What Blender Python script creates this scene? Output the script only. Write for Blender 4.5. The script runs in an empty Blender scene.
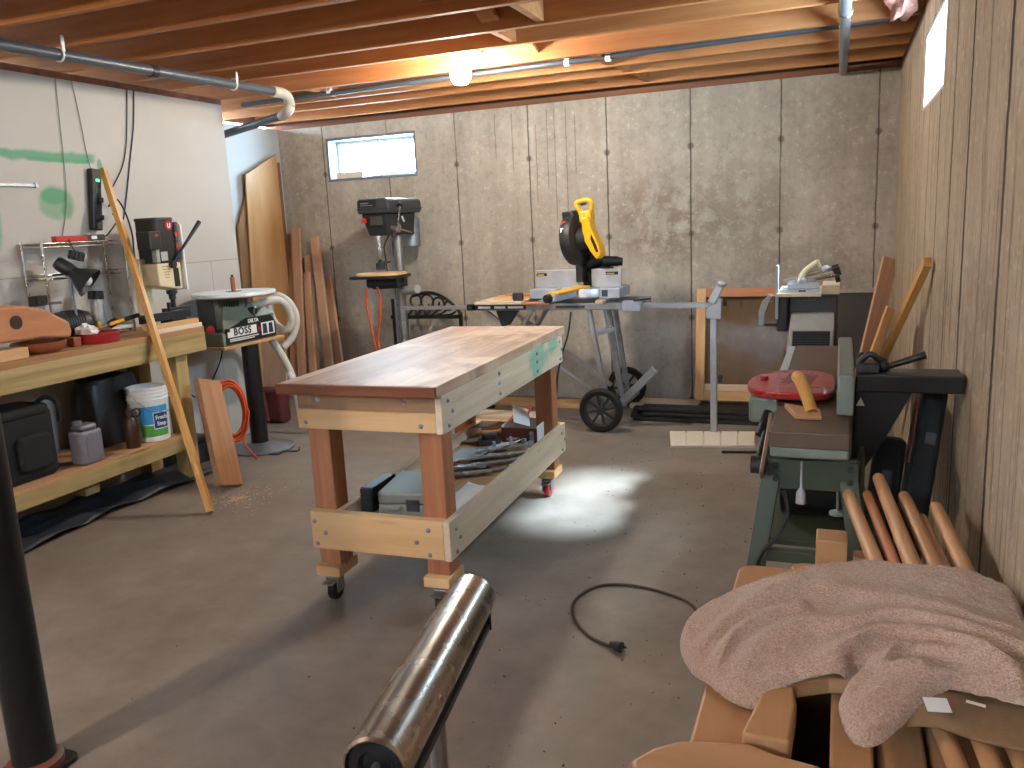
import bpy, bmesh, math, random
from mathutils import Vector, Matrix, Euler
from math import sin, cos, pi, radians as R
random.seed(7)
C = bpy.context.scene.collection
V = Vector

# ------------------------------------------------------------------ helpers
def hx(h, k=1.0):
    c = [int(h[i:i+2], 16) / 255 for i in (0, 2, 4)]
    c = [(x / 12.92 if x <= .04045 else ((x + .055) / 1.055) ** 2.4) * k for x in c]
    return (c[0], c[1], c[2], 1)

def frame(axis, up=None):
    z = V(axis).normalized()
    u = V(up) if up is not None else (V((0, 0, 1)) if abs(z.z) < .95 else V((1, 0, 0)))
    x = u.cross(z)
    if x.length < 1e-6: x = V((1, 0, 0)).cross(z)
    x.normalize(); y = z.cross(x)
    return Matrix((x, y, z)).transposed().to_4x4()

class MB:
    def __init__(s): s.v = []; s.f = []
    def add(s, vs, fs):
        n = len(s.v); s.v += [V(p) for p in vs]; s.f += [tuple(i + n for i in f) for f in fs]; return s
    def box(s, lo, hi):
        x0, y0, z0 = lo; x1, y1, z1 = hi
        if x0 > x1: x0, x1 = x1, x0
        if y0 > y1: y0, y1 = y1, y0
        if z0 > z1: z0, z1 = z1, z0
        return s.add([(x0,y0,z0),(x1,y0,z0),(x1,y1,z0),(x0,y1,z0),(x0,y0,z1),(x1,y0,z1),(x1,y1,z1),(x0,y1,z1)],
              [(0,3,2,1),(4,5,6,7),(0,1,5,4),(1,2,6,5),(2,3,7,6),(3,0,4,7)])
    def mbox(s, size, M):
        a, b, c = [x / 2 for x in size]
        m = MB().box((-a,-b,-c), (a,b,c))
        return s.add([M @ p for p in m.v], m.f)
    def beam(s, p, q, w, t, up=None):
        p, q = V(p), V(q); d = q - p
        return s.mbox((w, t, d.length), Matrix.Translation((p + q) / 2) @ frame(d, up))
    def rings(s, rings, cap=True, closed=False):
        n = len(rings[0]); vs = [p for r in rings for p in r]; fs = []
        m = len(rings)
        for i in range(m if closed else m - 1):
            j = (i + 1) % m
            for k in range(n):
                l = (k + 1) % n
                fs.append((i*n+k, i*n+l, j*n+l, j*n+k))
        if cap and not closed:
            fs.append(tuple(reversed(range(n)))); fs.append(tuple(range((m-1)*n, m*n)))
        return s.add(vs, fs)
    def cyl(s, p, q, r, r2=None, n=24):
        p, q = V(p), V(q); F = frame(q - p).to_3x3()
        r2 = r if r2 is None else r2
        ring = lambda c, rr: [c + F @ V((rr*cos(2*pi*k/n), rr*sin(2*pi*k/n), 0)) for k in range(n)]
        return s.rings([ring(p, r), ring(q, r2)])
    def lathe(s, prof, o=(0,0,0), axis=(0,0,1), n=32, cap=True):
        F = frame(axis).to_3x3(); o = V(o)
        return s.rings([[o + F @ V((r*cos(2*pi*k/n), r*sin(2*pi*k/n), z)) for k in range(n)] for r, z in prof], cap)
    def tube(s, pts, r, n=8, closed=False, cap=True):
        pts = [V(p) for p in pts]; m = len(pts); rs = []; x = None
        for i in range(m):
            if closed: t = pts[(i+1) % m] - pts[i-1]
            else: t = pts[min(i+1, m-1)] - pts[max(i-1, 0)]
            t.normalize()
            if x is None:
                x = frame(t).to_3x3() @ V((1,0,0))
            x = (x - t * x.dot(t)).normalized(); y = t.cross(x)
            rr = r[i] if isinstance(r, (list, tuple)) else r
            rs.append([pts[i] + x*rr*cos(2*pi*k/n) + y*rr*sin(2*pi*k/n) for k in range(n)])
        return s.rings(rs, cap, closed)
    def prism(s, poly, d, M=Matrix()):
        n = len(poly)
        a = sum(poly[i][0]*poly[(i+1)%n][1] - poly[(i+1)%n][0]*poly[i][1] for i in range(n))
        if a < 0: poly = poly[::-1]
        vs = [M @ V((x, y, 0)) for x, y in poly] + [M @ V((x, y, d)) for x, y in poly]
        fs = [tuple(reversed(range(n))), tuple(range(n, 2*n))] + [(i, (i+1)%n, n+(i+1)%n, n+i) for i in range(n)]
        return s.add(vs, fs)
    def sphere(s, c, r, n=16, sc=(1,1,1)):
        m = n // 2; c = V(c)
        prof = [(max(1e-4, r*sin(pi*i/m)), -r*cos(pi*i/m)) for i in range(m+1)]
        t = MB().lathe(prof, n=n)
        return s.add([c + V((p.x*sc[0], p.y*sc[1], p.z*sc[2])) for p in t.v], t.f)
    def torus(s, c, axis, Rr, r, n=32, k=8):
        F = frame(axis).to_3x3(); c = V(c)
        return s.tube([c + F @ V((Rr*cos(2*pi*i/n), Rr*sin(2*pi*i/n), 0)) for i in range(n)], r, k, True)
    def grid(s, fn, nu, nv):
        vs = [fn(i/(nu-1), j/(nv-1)) for j in range(nv) for i in range(nu)]
        fs = [(j*nu+i, j*nu+i+1, (j+1)*nu+i+1, (j+1)*nu+i) for j in range(nv-1) for i in range(nu-1)]
        return s.add(vs, fs)
    def xf(s, M):
        s.v = [M @ p for p in s.v]; return s
    def join(s, o): return s.add(o.v, o.f)

def spline(pts, n=8, closed=False):
    pts = [V(p) for p in pts]; out = []; m = len(pts)
    g = (lambda i: pts[i % m]) if closed else (lambda i: pts[max(0, min(m-1, i))])
    for i in range(m if closed else m-1):
        a, b, c, d = g(i-1), g(i), g(i+1), g(i+2)
        for k in range(n):
            t = k/n
            out.append(.5*((2*b) + (c-a)*t + (2*a-5*b+4*c-d)*t*t + (3*b-a-3*c+d)*t**3))
    if not closed: out.append(pts[-1])
    return out

def rrect(w, h, r, n=5):
    out = []
    for cx, cy, a in ((w/2-r, h/2-r, 0), (-w/2+r, h/2-r, 90), (-w/2+r, -h/2+r, 180), (w/2-r, -h/2+r, 270)):
        for k in range(n+1):
            t = R(a + 90*k/n); out.append((cx + r*cos(t), cy + r*sin(t)))
    return out

def setp(o, label=None, cat=None, group=None, kind=None):
    if label: o['label'] = label
    if cat: o['category'] = cat
    if group: o['group'] = group
    if kind: o['kind'] = kind
    return o

def thing(name, label, cat, loc=(0,0,0), group=None, rz=0):
    o = bpy.data.objects.new(name, None); C.objects.link(o)
    o.empty_display_size = .1
    o.location = loc; o.rotation_euler = (0, 0, rz)
    return setp(o, label, cat, group)

def wloc(o):
    p = V((0,0,0))
    while o is not None:
        p += V(o.location); o = o.parent
    return p

def obj(name, mb, m, parent=None, bevel=0, smooth=None, local=False, loc=None, seg=2, label=None):
    """one mesh object; vertices are given in world space (local=True: in the parent's space)"""
    me = bpy.data.meshes.new(name)
    if parent is not None:
        off = V((0,0,0)) if local else wloc(parent)
    elif loc is not None:
        off = V((0,0,0)) if local else V(loc)
    else:
        xs = [p.x for p in mb.v]; ys = [p.y for p in mb.v]; zs = [p.z for p in mb.v]
        off = V(((min(xs)+max(xs))/2, (min(ys)+max(ys))/2, min(zs))); loc = off
    me.from_pydata([p - off for p in mb.v], [], mb.f); me.update()
    bm = bmesh.new(); bm.from_mesh(me); bmesh.ops.recalc_face_normals(bm, faces=bm.faces); bm.to_mesh(me); bm.free()
    if isinstance(m, (list, tuple)):
        for x in m: me.materials.append(x)
    else: me.materials.append(m)
    o = bpy.data.objects.new(name, me); C.objects.link(o)
    if parent is not None: o.parent = parent
    else: o.location = loc
    if smooth is not None:
        me.shade_smooth(); me.set_sharp_from_angle(angle=R(smooth))
    if bevel:
        b = o.modifiers.new('bevel', 'BEVEL'); b.width = bevel; b.segments = seg; b.limit_method = 'ANGLE'; b.angle_limit = R(40)
    if label: o['label'] = label
    return o

def textmesh(name, s, size, M, m, parent, extrude=.0008, bold=0, align='CENTER', spacing=1.0):
    cu = bpy.data.curves.new(name, 'FONT'); cu.body = s; cu.size = size; cu.extrude = extrude; cu.offset = bold
    cu.align_x = align; cu.align_y = 'CENTER'; cu.space_character = spacing
    t = bpy.data.objects.new(name + '_tmp', cu); C.objects.link(t)
    bpy.context.view_layer.update()
    me = bpy.data.meshes.new_from_object(t.evaluated_get(bpy.context.evaluated_depsgraph_get()))
    bpy.data.objects.remove(t); bpy.data.curves.remove(cu)
    me.transform(Matrix.Translation(-wloc(parent)) @ M); me.materials.clear(); me.materials.append(m)
    o = bpy.data.objects.new(name, me); C.objects.link(o); o.parent = parent
    return o

def plank(name, p, q, w, t, m, label=None, cat=None, group=None, up=None, parent=None, bevel=.0015, poly=None):
    """a board running from p to q with its grain along its own z axis"""
    p, q = V(p), V(q); d = q - p
    mb = MB()
    if poly: mb.prism(poly, t, Matrix(((1,0,0,0),(0,0,1,-t/2),(0,1,0,0),(0,0,0,1))))
    else: mb.mbox((w, t, d.length), Matrix.Translation((0, 0, d.length/2)))
    o = obj(name, mb, m, parent=parent, bevel=bevel, local=True, loc=(0,0,0) if parent is None else None)
    M = Matrix.Translation(p) @ frame(d, up)
    if parent is not None: M = Matrix.Translation(-wloc(parent)) @ M
    o.matrix_local = M
    return setp(o, label, cat, group)

# ------------------------------------------------------------------ materials
def newmat(name):
    m = bpy.data.materials.new(name); m.use_nodes = True
    nt = m.node_tree; b = nt.nodes['Principled BSDF']
    return m, nt, b
def N(nt, t, **k):
    n = nt.nodes.new(t)
    for a, v in k.items(): setattr(n, a, v)
    return n
def L(nt, a, b): nt.links.new(a, b)
def math_(nt, op, a, b=None, c=None, clamp=False):
    n = N(nt, 'ShaderNodeMath', operation=op, use_clamp=clamp)
    for i, x in enumerate((a, b, c)):
        if x is None: continue
        if isinstance(x, (int, float)): n.inputs[i].default_value = x
        else: L(nt, x, n.inputs[i])
    return n.outputs[0]
def mix_(nt, f, a, b, mode='MIX'):
    n = N(nt, 'ShaderNodeMix', data_type='RGBA', blend_type=mode)
    for i, x in ((0, f), (6, a), (7, b)):
        if isinstance(x, (int, float, tuple)): n.inputs[i].default_value = x
        else: L(nt, x, n.inputs[i])
    return n.outputs[2]
def noise_(nt, vec, scale, detail=4, rough=.55, dist=0):
    n = N(nt, 'ShaderNodeTexNoise'); n.inputs['Scale'].default_value = scale; n.inputs['Detail'].default_value = detail
    n.inputs['Roughness'].default_value = rough; n.inputs['Distortion'].default_value = dist
    if vec is not None: L(nt, vec, n.inputs['Vector'])
    return n.outputs['Fac']
def map_(nt, vec, sc=(1,1,1), loc=(0,0,0)):
    n = N(nt, 'ShaderNodeMapping'); n.inputs['Scale'].default_value = sc; n.inputs['Location'].default_value = loc
    L(nt, vec, n.inputs['Vector']); return n.outputs[0]
def ramp_(nt, f, stops):
    n = N(nt, 'ShaderNodeValToRGB'); e = n.color_ramp.elements
    e[0].position, e[0].color = stops[0]; e[1].position, e[1].color = stops[-1]
    for p, c in stops[1:-1]:
        x = e.new(p); x.color = c
    L(nt, f, n.inputs[0]); return n.outputs[0]
def sstep(nt, v, a, b):
    n = N(nt, 'ShaderNodeMapRange', interpolation_type='SMOOTHSTEP')
    n.inputs[1].default_value = a; n.inputs[2].default_value = b; n.inputs[3].default_value = 0; n.inputs[4].default_value = 1
    L(nt, v, n.inputs[0]); return n.outputs[0]
def bump_(nt, b, h, dist, strength=1.0):
    n = N(nt, 'ShaderNodeBump'); n.inputs['Distance'].default_value = dist; n.inputs['Strength'].default_value = strength
    L(nt, h, n.inputs['Height']); L(nt, n.outputs[0], b.inputs['Normal'])
def ocoord(nt):
    t = N(nt, 'ShaderNodeTexCoord'); oi = N(nt, 'ShaderNodeObjectInfo')
    va = N(nt, 'ShaderNodeVectorMath', operation='ADD')
    m = N(nt, 'ShaderNodeVectorMath', operation='SCALE'); m.inputs[0].default_value = (7.3, 3.1, 5.7)
    L(nt, oi.outputs['Random'], m.inputs['Scale'])
    L(nt, t.outputs['Object'], va.inputs[0]); L(nt, m.outputs[0], va.inputs[1])
    return va.outputs[0], oi.outputs['Random'], t.outputs['Object']
def wcoord(nt):
    g = N(nt, 'ShaderNodeNewGeometry'); s = N(nt, 'ShaderNodeSeparateXYZ'); L(nt, g.outputs['Position'], s.inputs[0])
    return g.outputs['Position'], s.outputs[0], s.outputs[1], s.outputs[2]

def pm(name, h, rough=.5, metal=0, var=.12, scale=12, bump=0, bscale=60, k=1.0, coat=0):
    m, nt, b = newmat(name); v, rnd, _ = ocoord(nt)
    c = hx(h, k); d = tuple(x*(1-var) for x in c[:3]) + (1,); e = tuple(min(1, x*(1+var)) for x in c[:3]) + (1,)
    n = noise_(nt, v, scale)
    L(nt, ramp_(nt, n, [(.3, d), (.7, e)]), b.inputs['Base Color'])
    b.inputs['Metallic'].default_value = metal
    r = math_(nt, 'MULTIPLY_ADD', n, .2, rough - .1); L(nt, r, b.inputs['Roughness'])
    if coat: b.inputs['Coat Weight'].default_value = coat
    if bump: bump_(nt, b, noise_(nt, v, bscale, 3), bump)
    return m

def wood(name, c1, c2, axis='z', rough=.6, grain=1.0, width=0, seam='4a2c18', var=.25, across=None, bump=.0006, patches=False):
    """long grain along one object axis; width > 0 lays it out as separate boards"""
    m, nt, b = newmat(name); v, rnd, oc = ocoord(nt)
    st = 1.3; fi = 26 * grain
    sc = {'x': (st, fi, fi), 'y': (fi, st, fi), 'z': (fi, fi, st)}[axis]
    vec = v; pl = None
    if width:
        s = N(nt, 'ShaderNodeSeparateXYZ'); L(nt, oc, s.inputs[0])
        a = s.outputs['XYZ'.index(across.upper())]
        q = math_(nt, 'DIVIDE', a, width); fl = math_(nt, 'FLOOR', q); fr = math_(nt, 'FRACT', q)
        wn = N(nt, 'ShaderNodeTexWhiteNoise', noise_dimensions='1D'); L(nt, fl, wn.inputs['W']); pl = wn.outputs['Value']
        va = N(nt, 'ShaderNodeVectorMath', operation='ADD'); sc_ = N(nt, 'ShaderNodeVectorMath', operation='SCALE')
        sc_.inputs[0].default_value = (5.1, 9.7, 3.3); L(nt, pl, sc_.inputs['Scale'])
        L(nt, v, va.inputs[0]); L(nt, sc_.outputs[0], va.inputs[1]); vec = va.outputs[0]
        e1 = math_(nt, 'MINIMUM', fr, math_(nt, 'SUBTRACT', 1.0, fr))
        line = math_(nt, 'SUBTRACT', 1.0, sstep(nt, e1, .004, .018))
    w = map_(nt, vec, sc)
    n1 = noise_(nt, w, 1.0, 5, .6, .6)
    n2 = noise_(nt, map_(nt, vec, tuple(x*.25 for x in sc)), 1.0, 3, .5, .4)
    n = math_(nt, 'ADD', math_(nt, 'MULTIPLY', n1, .55), math_(nt, 'MULTIPLY', n2, .45))
    col = ramp_(nt, n, [(.32, hx(c2)), (.5, tuple((x+y)/2 for x, y in zip(hx(c1), hx(c2)))), (.66, hx(c1))])
    kn = N(nt, 'ShaderNodeTexVoronoi'); kn.inputs['Scale'].default_value = 1.0
    L(nt, map_(nt, vec, tuple(.9 if x == st else 7 for x in sc)), kn.inputs['Vector'])
    km = math_(nt, 'SUBTRACT', 1.0, sstep(nt, kn.outputs['Distance'], .03, .1))
    col = mix_(nt, math_(nt, 'MULTIPLY', km, .55), col, tuple(x*.35 for x in hx(c2)[:3]) + (1,))
    tone = math_(nt, 'MULTIPLY_ADD', rnd if pl is None else pl, var, 1 - var*.55)
    tc = N(nt, 'ShaderNodeCombineColor'); [L(nt, tone, tc.inputs[i]) for i in range(3)]
    col = mix_(nt, 1.0, col, tc.outputs[0], 'MULTIPLY')
    if patches:   # worn pale areas and dark purple-brown stains
        q1 = noise_(nt, map_(nt, oc, (2.6, 1.5, 1)), 1.0, 5, .6, .8); q2 = noise_(nt, map_(nt, oc, (5, 2.2, 1), (3, 1, 0)), 1.0, 5, .65, 1.2)
        col = mix_(nt, math_(nt, 'MULTIPLY', sstep(nt, q1, .48, .58), .55), col, hx('dcc3ab'))
        col = mix_(nt, math_(nt, 'MULTIPLY', sstep(nt, q2, .57, .66), .5), col, hx('8d7068'))
    if width: col = mix_(nt, math_(nt, 'MULTIPLY', line, .7), col, hx(seam))
    L(nt, col, b.inputs['Base Color']); b.inputs['Roughness'].default_value = rough
    b.inputs['Specular IOR Level'].default_value = .35
    if bump: bump_(nt, b, n1, bump)
    return m

def glass(name, base=.025, rough=.03):
    m, nt, b = newmat(name)
    tr = N(nt, 'ShaderNodeBsdfTransparent'); tr.inputs[0].default_value = hx('f2f6f6')
    gl = N(nt, 'ShaderNodeBsdfGlossy'); gl.inputs['Roughness'].default_value = rough
    fr = N(nt, 'ShaderNodeLayerWeight'); fr.inputs[0].default_value = .5
    fo = math_(nt, 'MULTIPLY_ADD', math_(nt, 'POWER', fr.outputs['Facing'], 5.0), .7, base)
    mx = N(nt, 'ShaderNodeMixShader'); L(nt, fo, mx.inputs[0]); L(nt, tr.outputs[0], mx.inputs[1]); L(nt, gl.outputs[0], mx.inputs[2])
    L(nt, mx.outputs[0], nt.nodes['Material Output'].inputs['Surface'])
    return m

def emit(name, col, s):
    m, nt, b = newmat(name)
    b.inputs['Base Color'].default_value = col; b.inputs['Emission Color'].default_value = col; b.inputs['Emission Strength'].default_value = s
    return m

def concrete_wall(name, coord, seams, base, dark, grain=False, stains=(), drips=(), ties=False):
    m, nt, b = newmat(name); pos, X, Y, Z = wcoord(nt)
    A = X if coord == 'x' else Y
    n1 = noise_(nt, pos, 1.1, 6, .6); n2 = noise_(nt, pos, 9, 6, .65); n3 = noise_(nt, pos, 55, 4, .6)
    vs = map_(nt, pos, (9, 9, .7)); nv = noise_(nt, vs, 1.0, 5, .6, .5)
    f = math_(nt, 'ADD', math_(nt, 'MULTIPLY', n1, .45), math_(nt, 'ADD', math_(nt, 'MULTIPLY', n2, .25), math_(nt, 'MULTIPLY', nv, .3)))
    col = ramp_(nt, f, [(.36, hx(dark)), (.5, tuple((x+y)/2 for x, y in zip(hx(base), hx(dark)))), (.62, hx(base))])
    h = math_(nt, 'MULTIPLY', n3, .25)
    # pits
    vo = N(nt, 'ShaderNodeTexVoronoi'); vo.inputs['Scale'].default_value = 26; L(nt, pos, vo.inputs['Vector'])
    pit = math_(nt, 'SUBTRACT', 1.0, sstep(nt, vo.outputs['Distance'], .03, .14))
    pit = math_(nt, 'MULTIPLY', pit, sstep(nt, n1, .5, .62))
    col = mix_(nt, math_(nt, 'MULTIPLY', pit, .6), col, tuple(x*.5 for x in hx(dark)[:3]) + (1,))
    if grain:
        ng = noise_(nt, map_(nt, pos, (30, 30, 1.6)), 1.0, 4, .65, .3)
        col = mix_(nt, sstep(nt, ng, .53, .64), col, tuple(x*.62 for x in hx(dark)[:3]) + (1,))
        h = math_(nt, 'ADD', h, math_(nt, 'MULTIPLY', ng, .5))
    for cx, cz, rx, rz, amt, cc in stains:
        d = math_(nt, 'ADD', math_(nt, 'POWER', math_(nt, 'DIVIDE', math_(nt, 'SUBTRACT', A, cx), rx), 2.0),
                  math_(nt, 'POWER', math_(nt, 'DIVIDE', math_(nt, 'SUBTRACT', Z, cz), rz), 2.0))
        d = math_(nt, 'ADD', d, math_(nt, 'MULTIPLY', math_(nt, 'SUBTRACT', n2, .5), 2.2))
        k = math_(nt, 'SUBTRACT', 1.0, sstep(nt, d, .3, 1.2))
        k = math_(nt, 'MULTIPLY', k, sstep(nt, n2, .38, .6))
        col = mix_(nt, math_(nt, 'MULTIPLY', k, amt), col, hx(cc))
    # fine mottling, drip runs
    n4 = noise_(nt, pos, 30, 5, .7)
    col = mix_(nt, math_(nt, 'MULTIPLY', sstep(nt, n4, .53, .70), .45), col, tuple(x*.62 for x in hx(dark)[:3]) + (1,))
    col = mix_(nt, math_(nt, 'MULTIPLY', math_(nt, 'SUBTRACT', 1.0, sstep(nt, n4, .3, .44)), .5), col, hx('d2ccc2'))
    for ax_, az0, az1 in drips:
        d = math_(nt, 'ABSOLUTE', math_(nt, 'SUBTRACT', math_(nt, 'ADD', A, math_(nt, 'MULTIPLY', math_(nt, 'SUBTRACT', n2, .5), .012)), ax_))
        k = math_(nt, 'SUBTRACT', 1.0, sstep(nt, d, .002, .006))
        k = math_(nt, 'MULTIPLY', k, math_(nt, 'MULTIPLY', sstep(nt, Z, az0, az0+.05), math_(nt, 'LESS_THAN', Z, az1)))
        col = mix_(nt, math_(nt, 'MULTIPLY', k, .5), col, hx('5a5248'))
    # form tie marks on the seams
    if ties:
        fz = math_(nt, 'ABSOLUTE', math_(nt, 'SUBTRACT', math_(nt, 'FRACT', math_(nt, 'DIVIDE', math_(nt, 'SUBTRACT', Z, .33), .61)), .5))
        fa = math_(nt, 'ABSOLUTE', math_(nt, 'SUBTRACT', math_(nt, 'FRACT', math_(nt, 'DIVIDE', math_(nt, 'ADD', A, .4-.305+6.1), .61)), .5))
        dq = math_(nt, 'MULTIPLY', math_(nt, 'SQRT', math_(nt, 'ADD', math_(nt, 'POWER', fz, 2.0), math_(nt, 'POWER', fa, 2.0))), .61)
        k = math_(nt, 'SUBTRACT', 1.0, sstep(nt, dq, .012, .03))
        col = mix_(nt, math_(nt, 'MULTIPLY', k, .7), col, hx('5e554a')); h = math_(nt, 'ADD', h, math_(nt, 'MULTIPLY', k, 1.2))
    # form seams
    wob = math_(nt, 'MULTIPLY', math_(nt, 'SUBTRACT', noise_(nt, map_(nt, pos, (1, 1, 5)), 2.0, 5, .7), .5), .035 if grain else .012)
    Aw = math_(nt, 'ADD', A, wob)
    for sx, wd, st in seams:
        d = math_(nt, 'ABSOLUTE', math_(nt, 'SUBTRACT', Aw, sx))
        k = math_(nt, 'SUBTRACT', 1.0, sstep(nt, d, wd*.35, wd))
        k = math_(nt, 'MULTIPLY', k, sstep(nt, nv, .25, .5))
        col = mix_(nt, math_(nt, 'MULTIPLY', k, st), col, hx('32281f'))
        h = math_(nt, 'SUBTRACT', h, math_(nt, 'MULTIPLY', k, st*2.5))
    L(nt, col, b.inputs['Base Color']); b.inputs['Roughness'].default_value = .85; b.inputs['Specular IOR Level'].default_value = .25
    bump_(nt, b, h, .004)
    return m

def drywall_mat():
    m, nt, b = newmat('painted_drywall'); pos, X, Y, Z = wcoord(nt)
    n2 = noise_(nt, pos, 22, 5, .65); n1 = noise_(nt, pos, 1.5, 4)
    col = ramp_(nt, n1, [(.3, hx('aba69e')), (.7, hx('b5b1aa'))])
    def blob(cy, cz, ry, rz, inner=0, soft=.5, nz=.9):
        d = math_(nt, 'ADD', math_(nt, 'POWER', math_(nt, 'DIVIDE', math_(nt, 'SUBTRACT', Y, cy), ry), 2.0),
                  math_(nt, 'POWER', math_(nt, 'DIVIDE', math_(nt, 'SUBTRACT', Z, cz), rz), 2.0))
        d = math_(nt, 'ADD', d, math_(nt, 'MULTIPLY', math_(nt, 'SUBTRACT', noise_(nt, pos, 9, 3), .5), nz))
        k = math_(nt, 'SUBTRACT', 1.0, sstep(nt, d, 1-soft, 1+soft*.4))
        return k
    def stroke(y0, y1, cz, r, slope=0):
        zz = math_(nt, 'SUBTRACT', Z, math_(nt, 'MULTIPLY_ADD', Y, slope, cz - slope*y0))
        d = math_(nt, 'ABSOLUTE', math_(nt, 'ADD', zz, math_(nt, 'MULTIPLY', math_(nt, 'SUBTRACT', noise_(nt, pos, 7, 3), .5), r*1.2)))
        k = math_(nt, 'SUBTRACT', 1.0, sstep(nt, d, r*.3, r))
        k = math_(nt, 'MULTIPLY', k, sstep(nt, Y, y0-.02, y0+.02))
        return math_(nt, 'MULTIPLY', k, math_(nt, 'SUBTRACT', 1.0, sstep(nt, Y, y1-.04, y1+.02)))
    green = hx('3f8f63')
    for k, a in ((stroke(2.2, 3.64, 1.845, .035), .85), (stroke(3.2, 3.62, 1.825, .016), .8), (blob(3.345, 1.60, .12, .095), .6), (blob(3.335, 1.635, .085, .045), .75),
                 (blob(3.40, 1.57, .04, .06), .45), (blob(2.93, 1.50, .08, .16), .7), (blob(3.66, 1.80, .02, .05), .8)):
        col = mix_(nt, math_(nt, 'MULTIPLY', k, a), col, green)
    # taped joints between the sheets
    d = math_(nt, 'ABSOLUTE', math_(nt, 'SUBTRACT', Z, 1.228)); k = math_(nt, 'SUBTRACT', 1.0, sstep(nt, d, .001, .005))
    d2 = math_(nt, 'ABSOLUTE', math_(nt, 'SUBTRACT', Y, 4.467)); k2 = math_(nt, 'SUBTRACT', 1.0, sstep(nt, d2, .001, .005))
    k2 = math_(nt, 'MULTIPLY', k2, math_(nt, 'LESS_THAN', Z, 1.228))
    d3 = math_(nt, 'ABSOLUTE', math_(nt, 'SUBTRACT', Y, 2.03)); k3 = math_(nt, 'SUBTRACT', 1.0, sstep(nt, d3, .001, .005))
    kk = math_(nt, 'MAXIMUM', k, math_(nt, 'MAXIMUM', k2, k3))
    col = mix_(nt, math_(nt, 'MULTIPLY', kk, .6), col, hx('6d6a66'))
    L(nt, col, b.inputs['Base Color']); b.inputs['Roughness'].default_value = .6
    bump_(nt, b, n2, .0006)
    return m

def floor_mat():
    m, nt, b = newmat('concrete_slab'); pos, X, Y, Z = wcoord(nt)
    n1 = noise_(nt, pos, .9, 6, .6, .4); n2 = noise_(nt, pos, 5, 6, .65, .3); n3 = noise_(nt, pos, 90, 4, .6)
    f = math_(nt, 'ADD', math_(nt, 'MULTIPLY', n1, .55), math_(nt, 'MULTIPLY', n2, .45))
    col = ramp_(nt, f, [(.36, hx('6f665e')), (.5, hx('81786f')), (.64, hx('938a81'))])
    sp = sstep(nt, n3, .6, .75); col = mix_(nt, math_(nt, 'MULTIPLY', sp, .18), col, hx('6d645b'))
    L(nt, col, b.inputs['Base Color'])
    L(nt, math_(nt, 'MULTIPLY_ADD', n2, .25, .42), b.inputs['Roughness'])
    b.inputs['Specular IOR Level'].default_value = .4
    bump_(nt, b, math_(nt, 'ADD', math_(nt, 'MULTIPLY', n3, .3), n2), .0015)
    return m

def towel_mat(name, c1, c2):
    m, nt, b = newmat(name); v, rnd, _ = ocoord(nt)
    n1 = noise_(nt, v, 260, 3, .7); n2 = noise_(nt, v, 60, 3, .6); n0 = noise_(nt, v, 3, 2)
    col = mix_(nt, sstep(nt, n1, .3, .7), hx(c2), hx(c1))
    L(nt, col, b.inputs['Base Color']); b.inputs['Roughness'].default_value = .95
    b.inputs['Sheen Weight'].default_value = .3; b.inputs['Specular IOR Level'].default_value = .1
    bump_(nt, b, math_(nt, 'ADD', n1, n2), .0035)
    return m

M = {}
M['joist'] = wood('joist_lumber', 'c08a58', '9c6237', 'x', .7, .8, var=.3)
M['deck'] = wood('subfloor_sheathing', '9c6a48', '7a4a30', 'y', .8, .5)
M['fir'] = {a: wood('fir_%s' % a, 'b97f58', '90583a', a, .6, 1.0, var=.2) for a in 'xyz'}
M['shaded_fir'] = wood('shaded_fir', '7d4a32', '5a3121', 'x', .6, 1.0)  # reddish fir, darkened further for the unlit front edge of the bench top
M['shaded_pine'] = wood('shaded_pine', 'a5825f', '866446', 'x', .6, .8)  # browner pine with the shade under the bench top overhang mixed into its colour
M['pine'] = {a: wood('pine_%s' % a, 'd8b283', 'c29662', a, .6, .7, var=.15) for a in 'xyz'}
M['pale'] = {a: wood('pale_pine_%s' % a, 'e0cfb6', 'c9b294', a, .6, .7, var=.12) for a in 'xyz'}
M['treated'] = {a: wood('weathered_lumber_%s' % a, 'c4aa78', '86713f', a, .65, .8, var=.2) for a in 'xyz'}
M['cedar'] = wood('cedar', 'b88a64', '966a46', 'z', .6, 1.0, var=.2)
M['oak'] = wood('red_oak', 'cfac92', 'b18b70', 'z', .65, 1.1, var=.25)
M['stick'] = wood('honey_pine', 'd2a25c', 'b57f3c', 'z', .5, .8, var=.1)
M['ply'] = wood('birch_plywood', 'c49a6c', 'a87c50', 'z', .45, .35, var=.15)
M['maple'] = {a: wood('maple_%s' % a, 'be9269', 'a67a51', a, .45, .5, var=.16, bump=.0002) for a in 'xyz'}
M['orangewood'] = {a: wood('orange_wood_%s' % a, 'c68a60', 'a86c46', a, .5, .7, var=.1) for a in 'xyz'}
M['benchtop'] = wood('bench_top_boards', 'c9a98c', '93694d', 'y', .5, .8, .138, '6d4a34', .16, 'x', patches=True)
M['wallbenchtop'] = wood('wall_bench_boards', 'b98d62', '93683f', 'y', .65, .8, .18, '5b3a22', .2, 'x')
M['shelf'] = wood('shelf_sheet', 'c49a72', 'a67a52', 'y', .7, .5, var=.1)
M['steel'] = pm('brushed_steel', 'a6a4a0', .35, 1, .1)
M['chrome'] = pm('chrome', 'b5b1aa', .27, 1, .06)
M['galv'] = pm('galvanized_steel', '8f9398', .45, .8, .15, 20)
M['pipe'] = pm('grey_plastic_pipe', '474c53', .4, 0, .1)
M['fitting'] = pm('pale_pipe_fitting', 'aaa79c', .4, 0, .1)
M['black'] = pm('black_plastic', '191919', .45, 0, .2)
M['rubber'] = pm('black_rubber', '161514', .75, 0, .2)
M['blackpaint'] = pm('black_painted_steel', '0f1012', .35, 0, .2)
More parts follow.
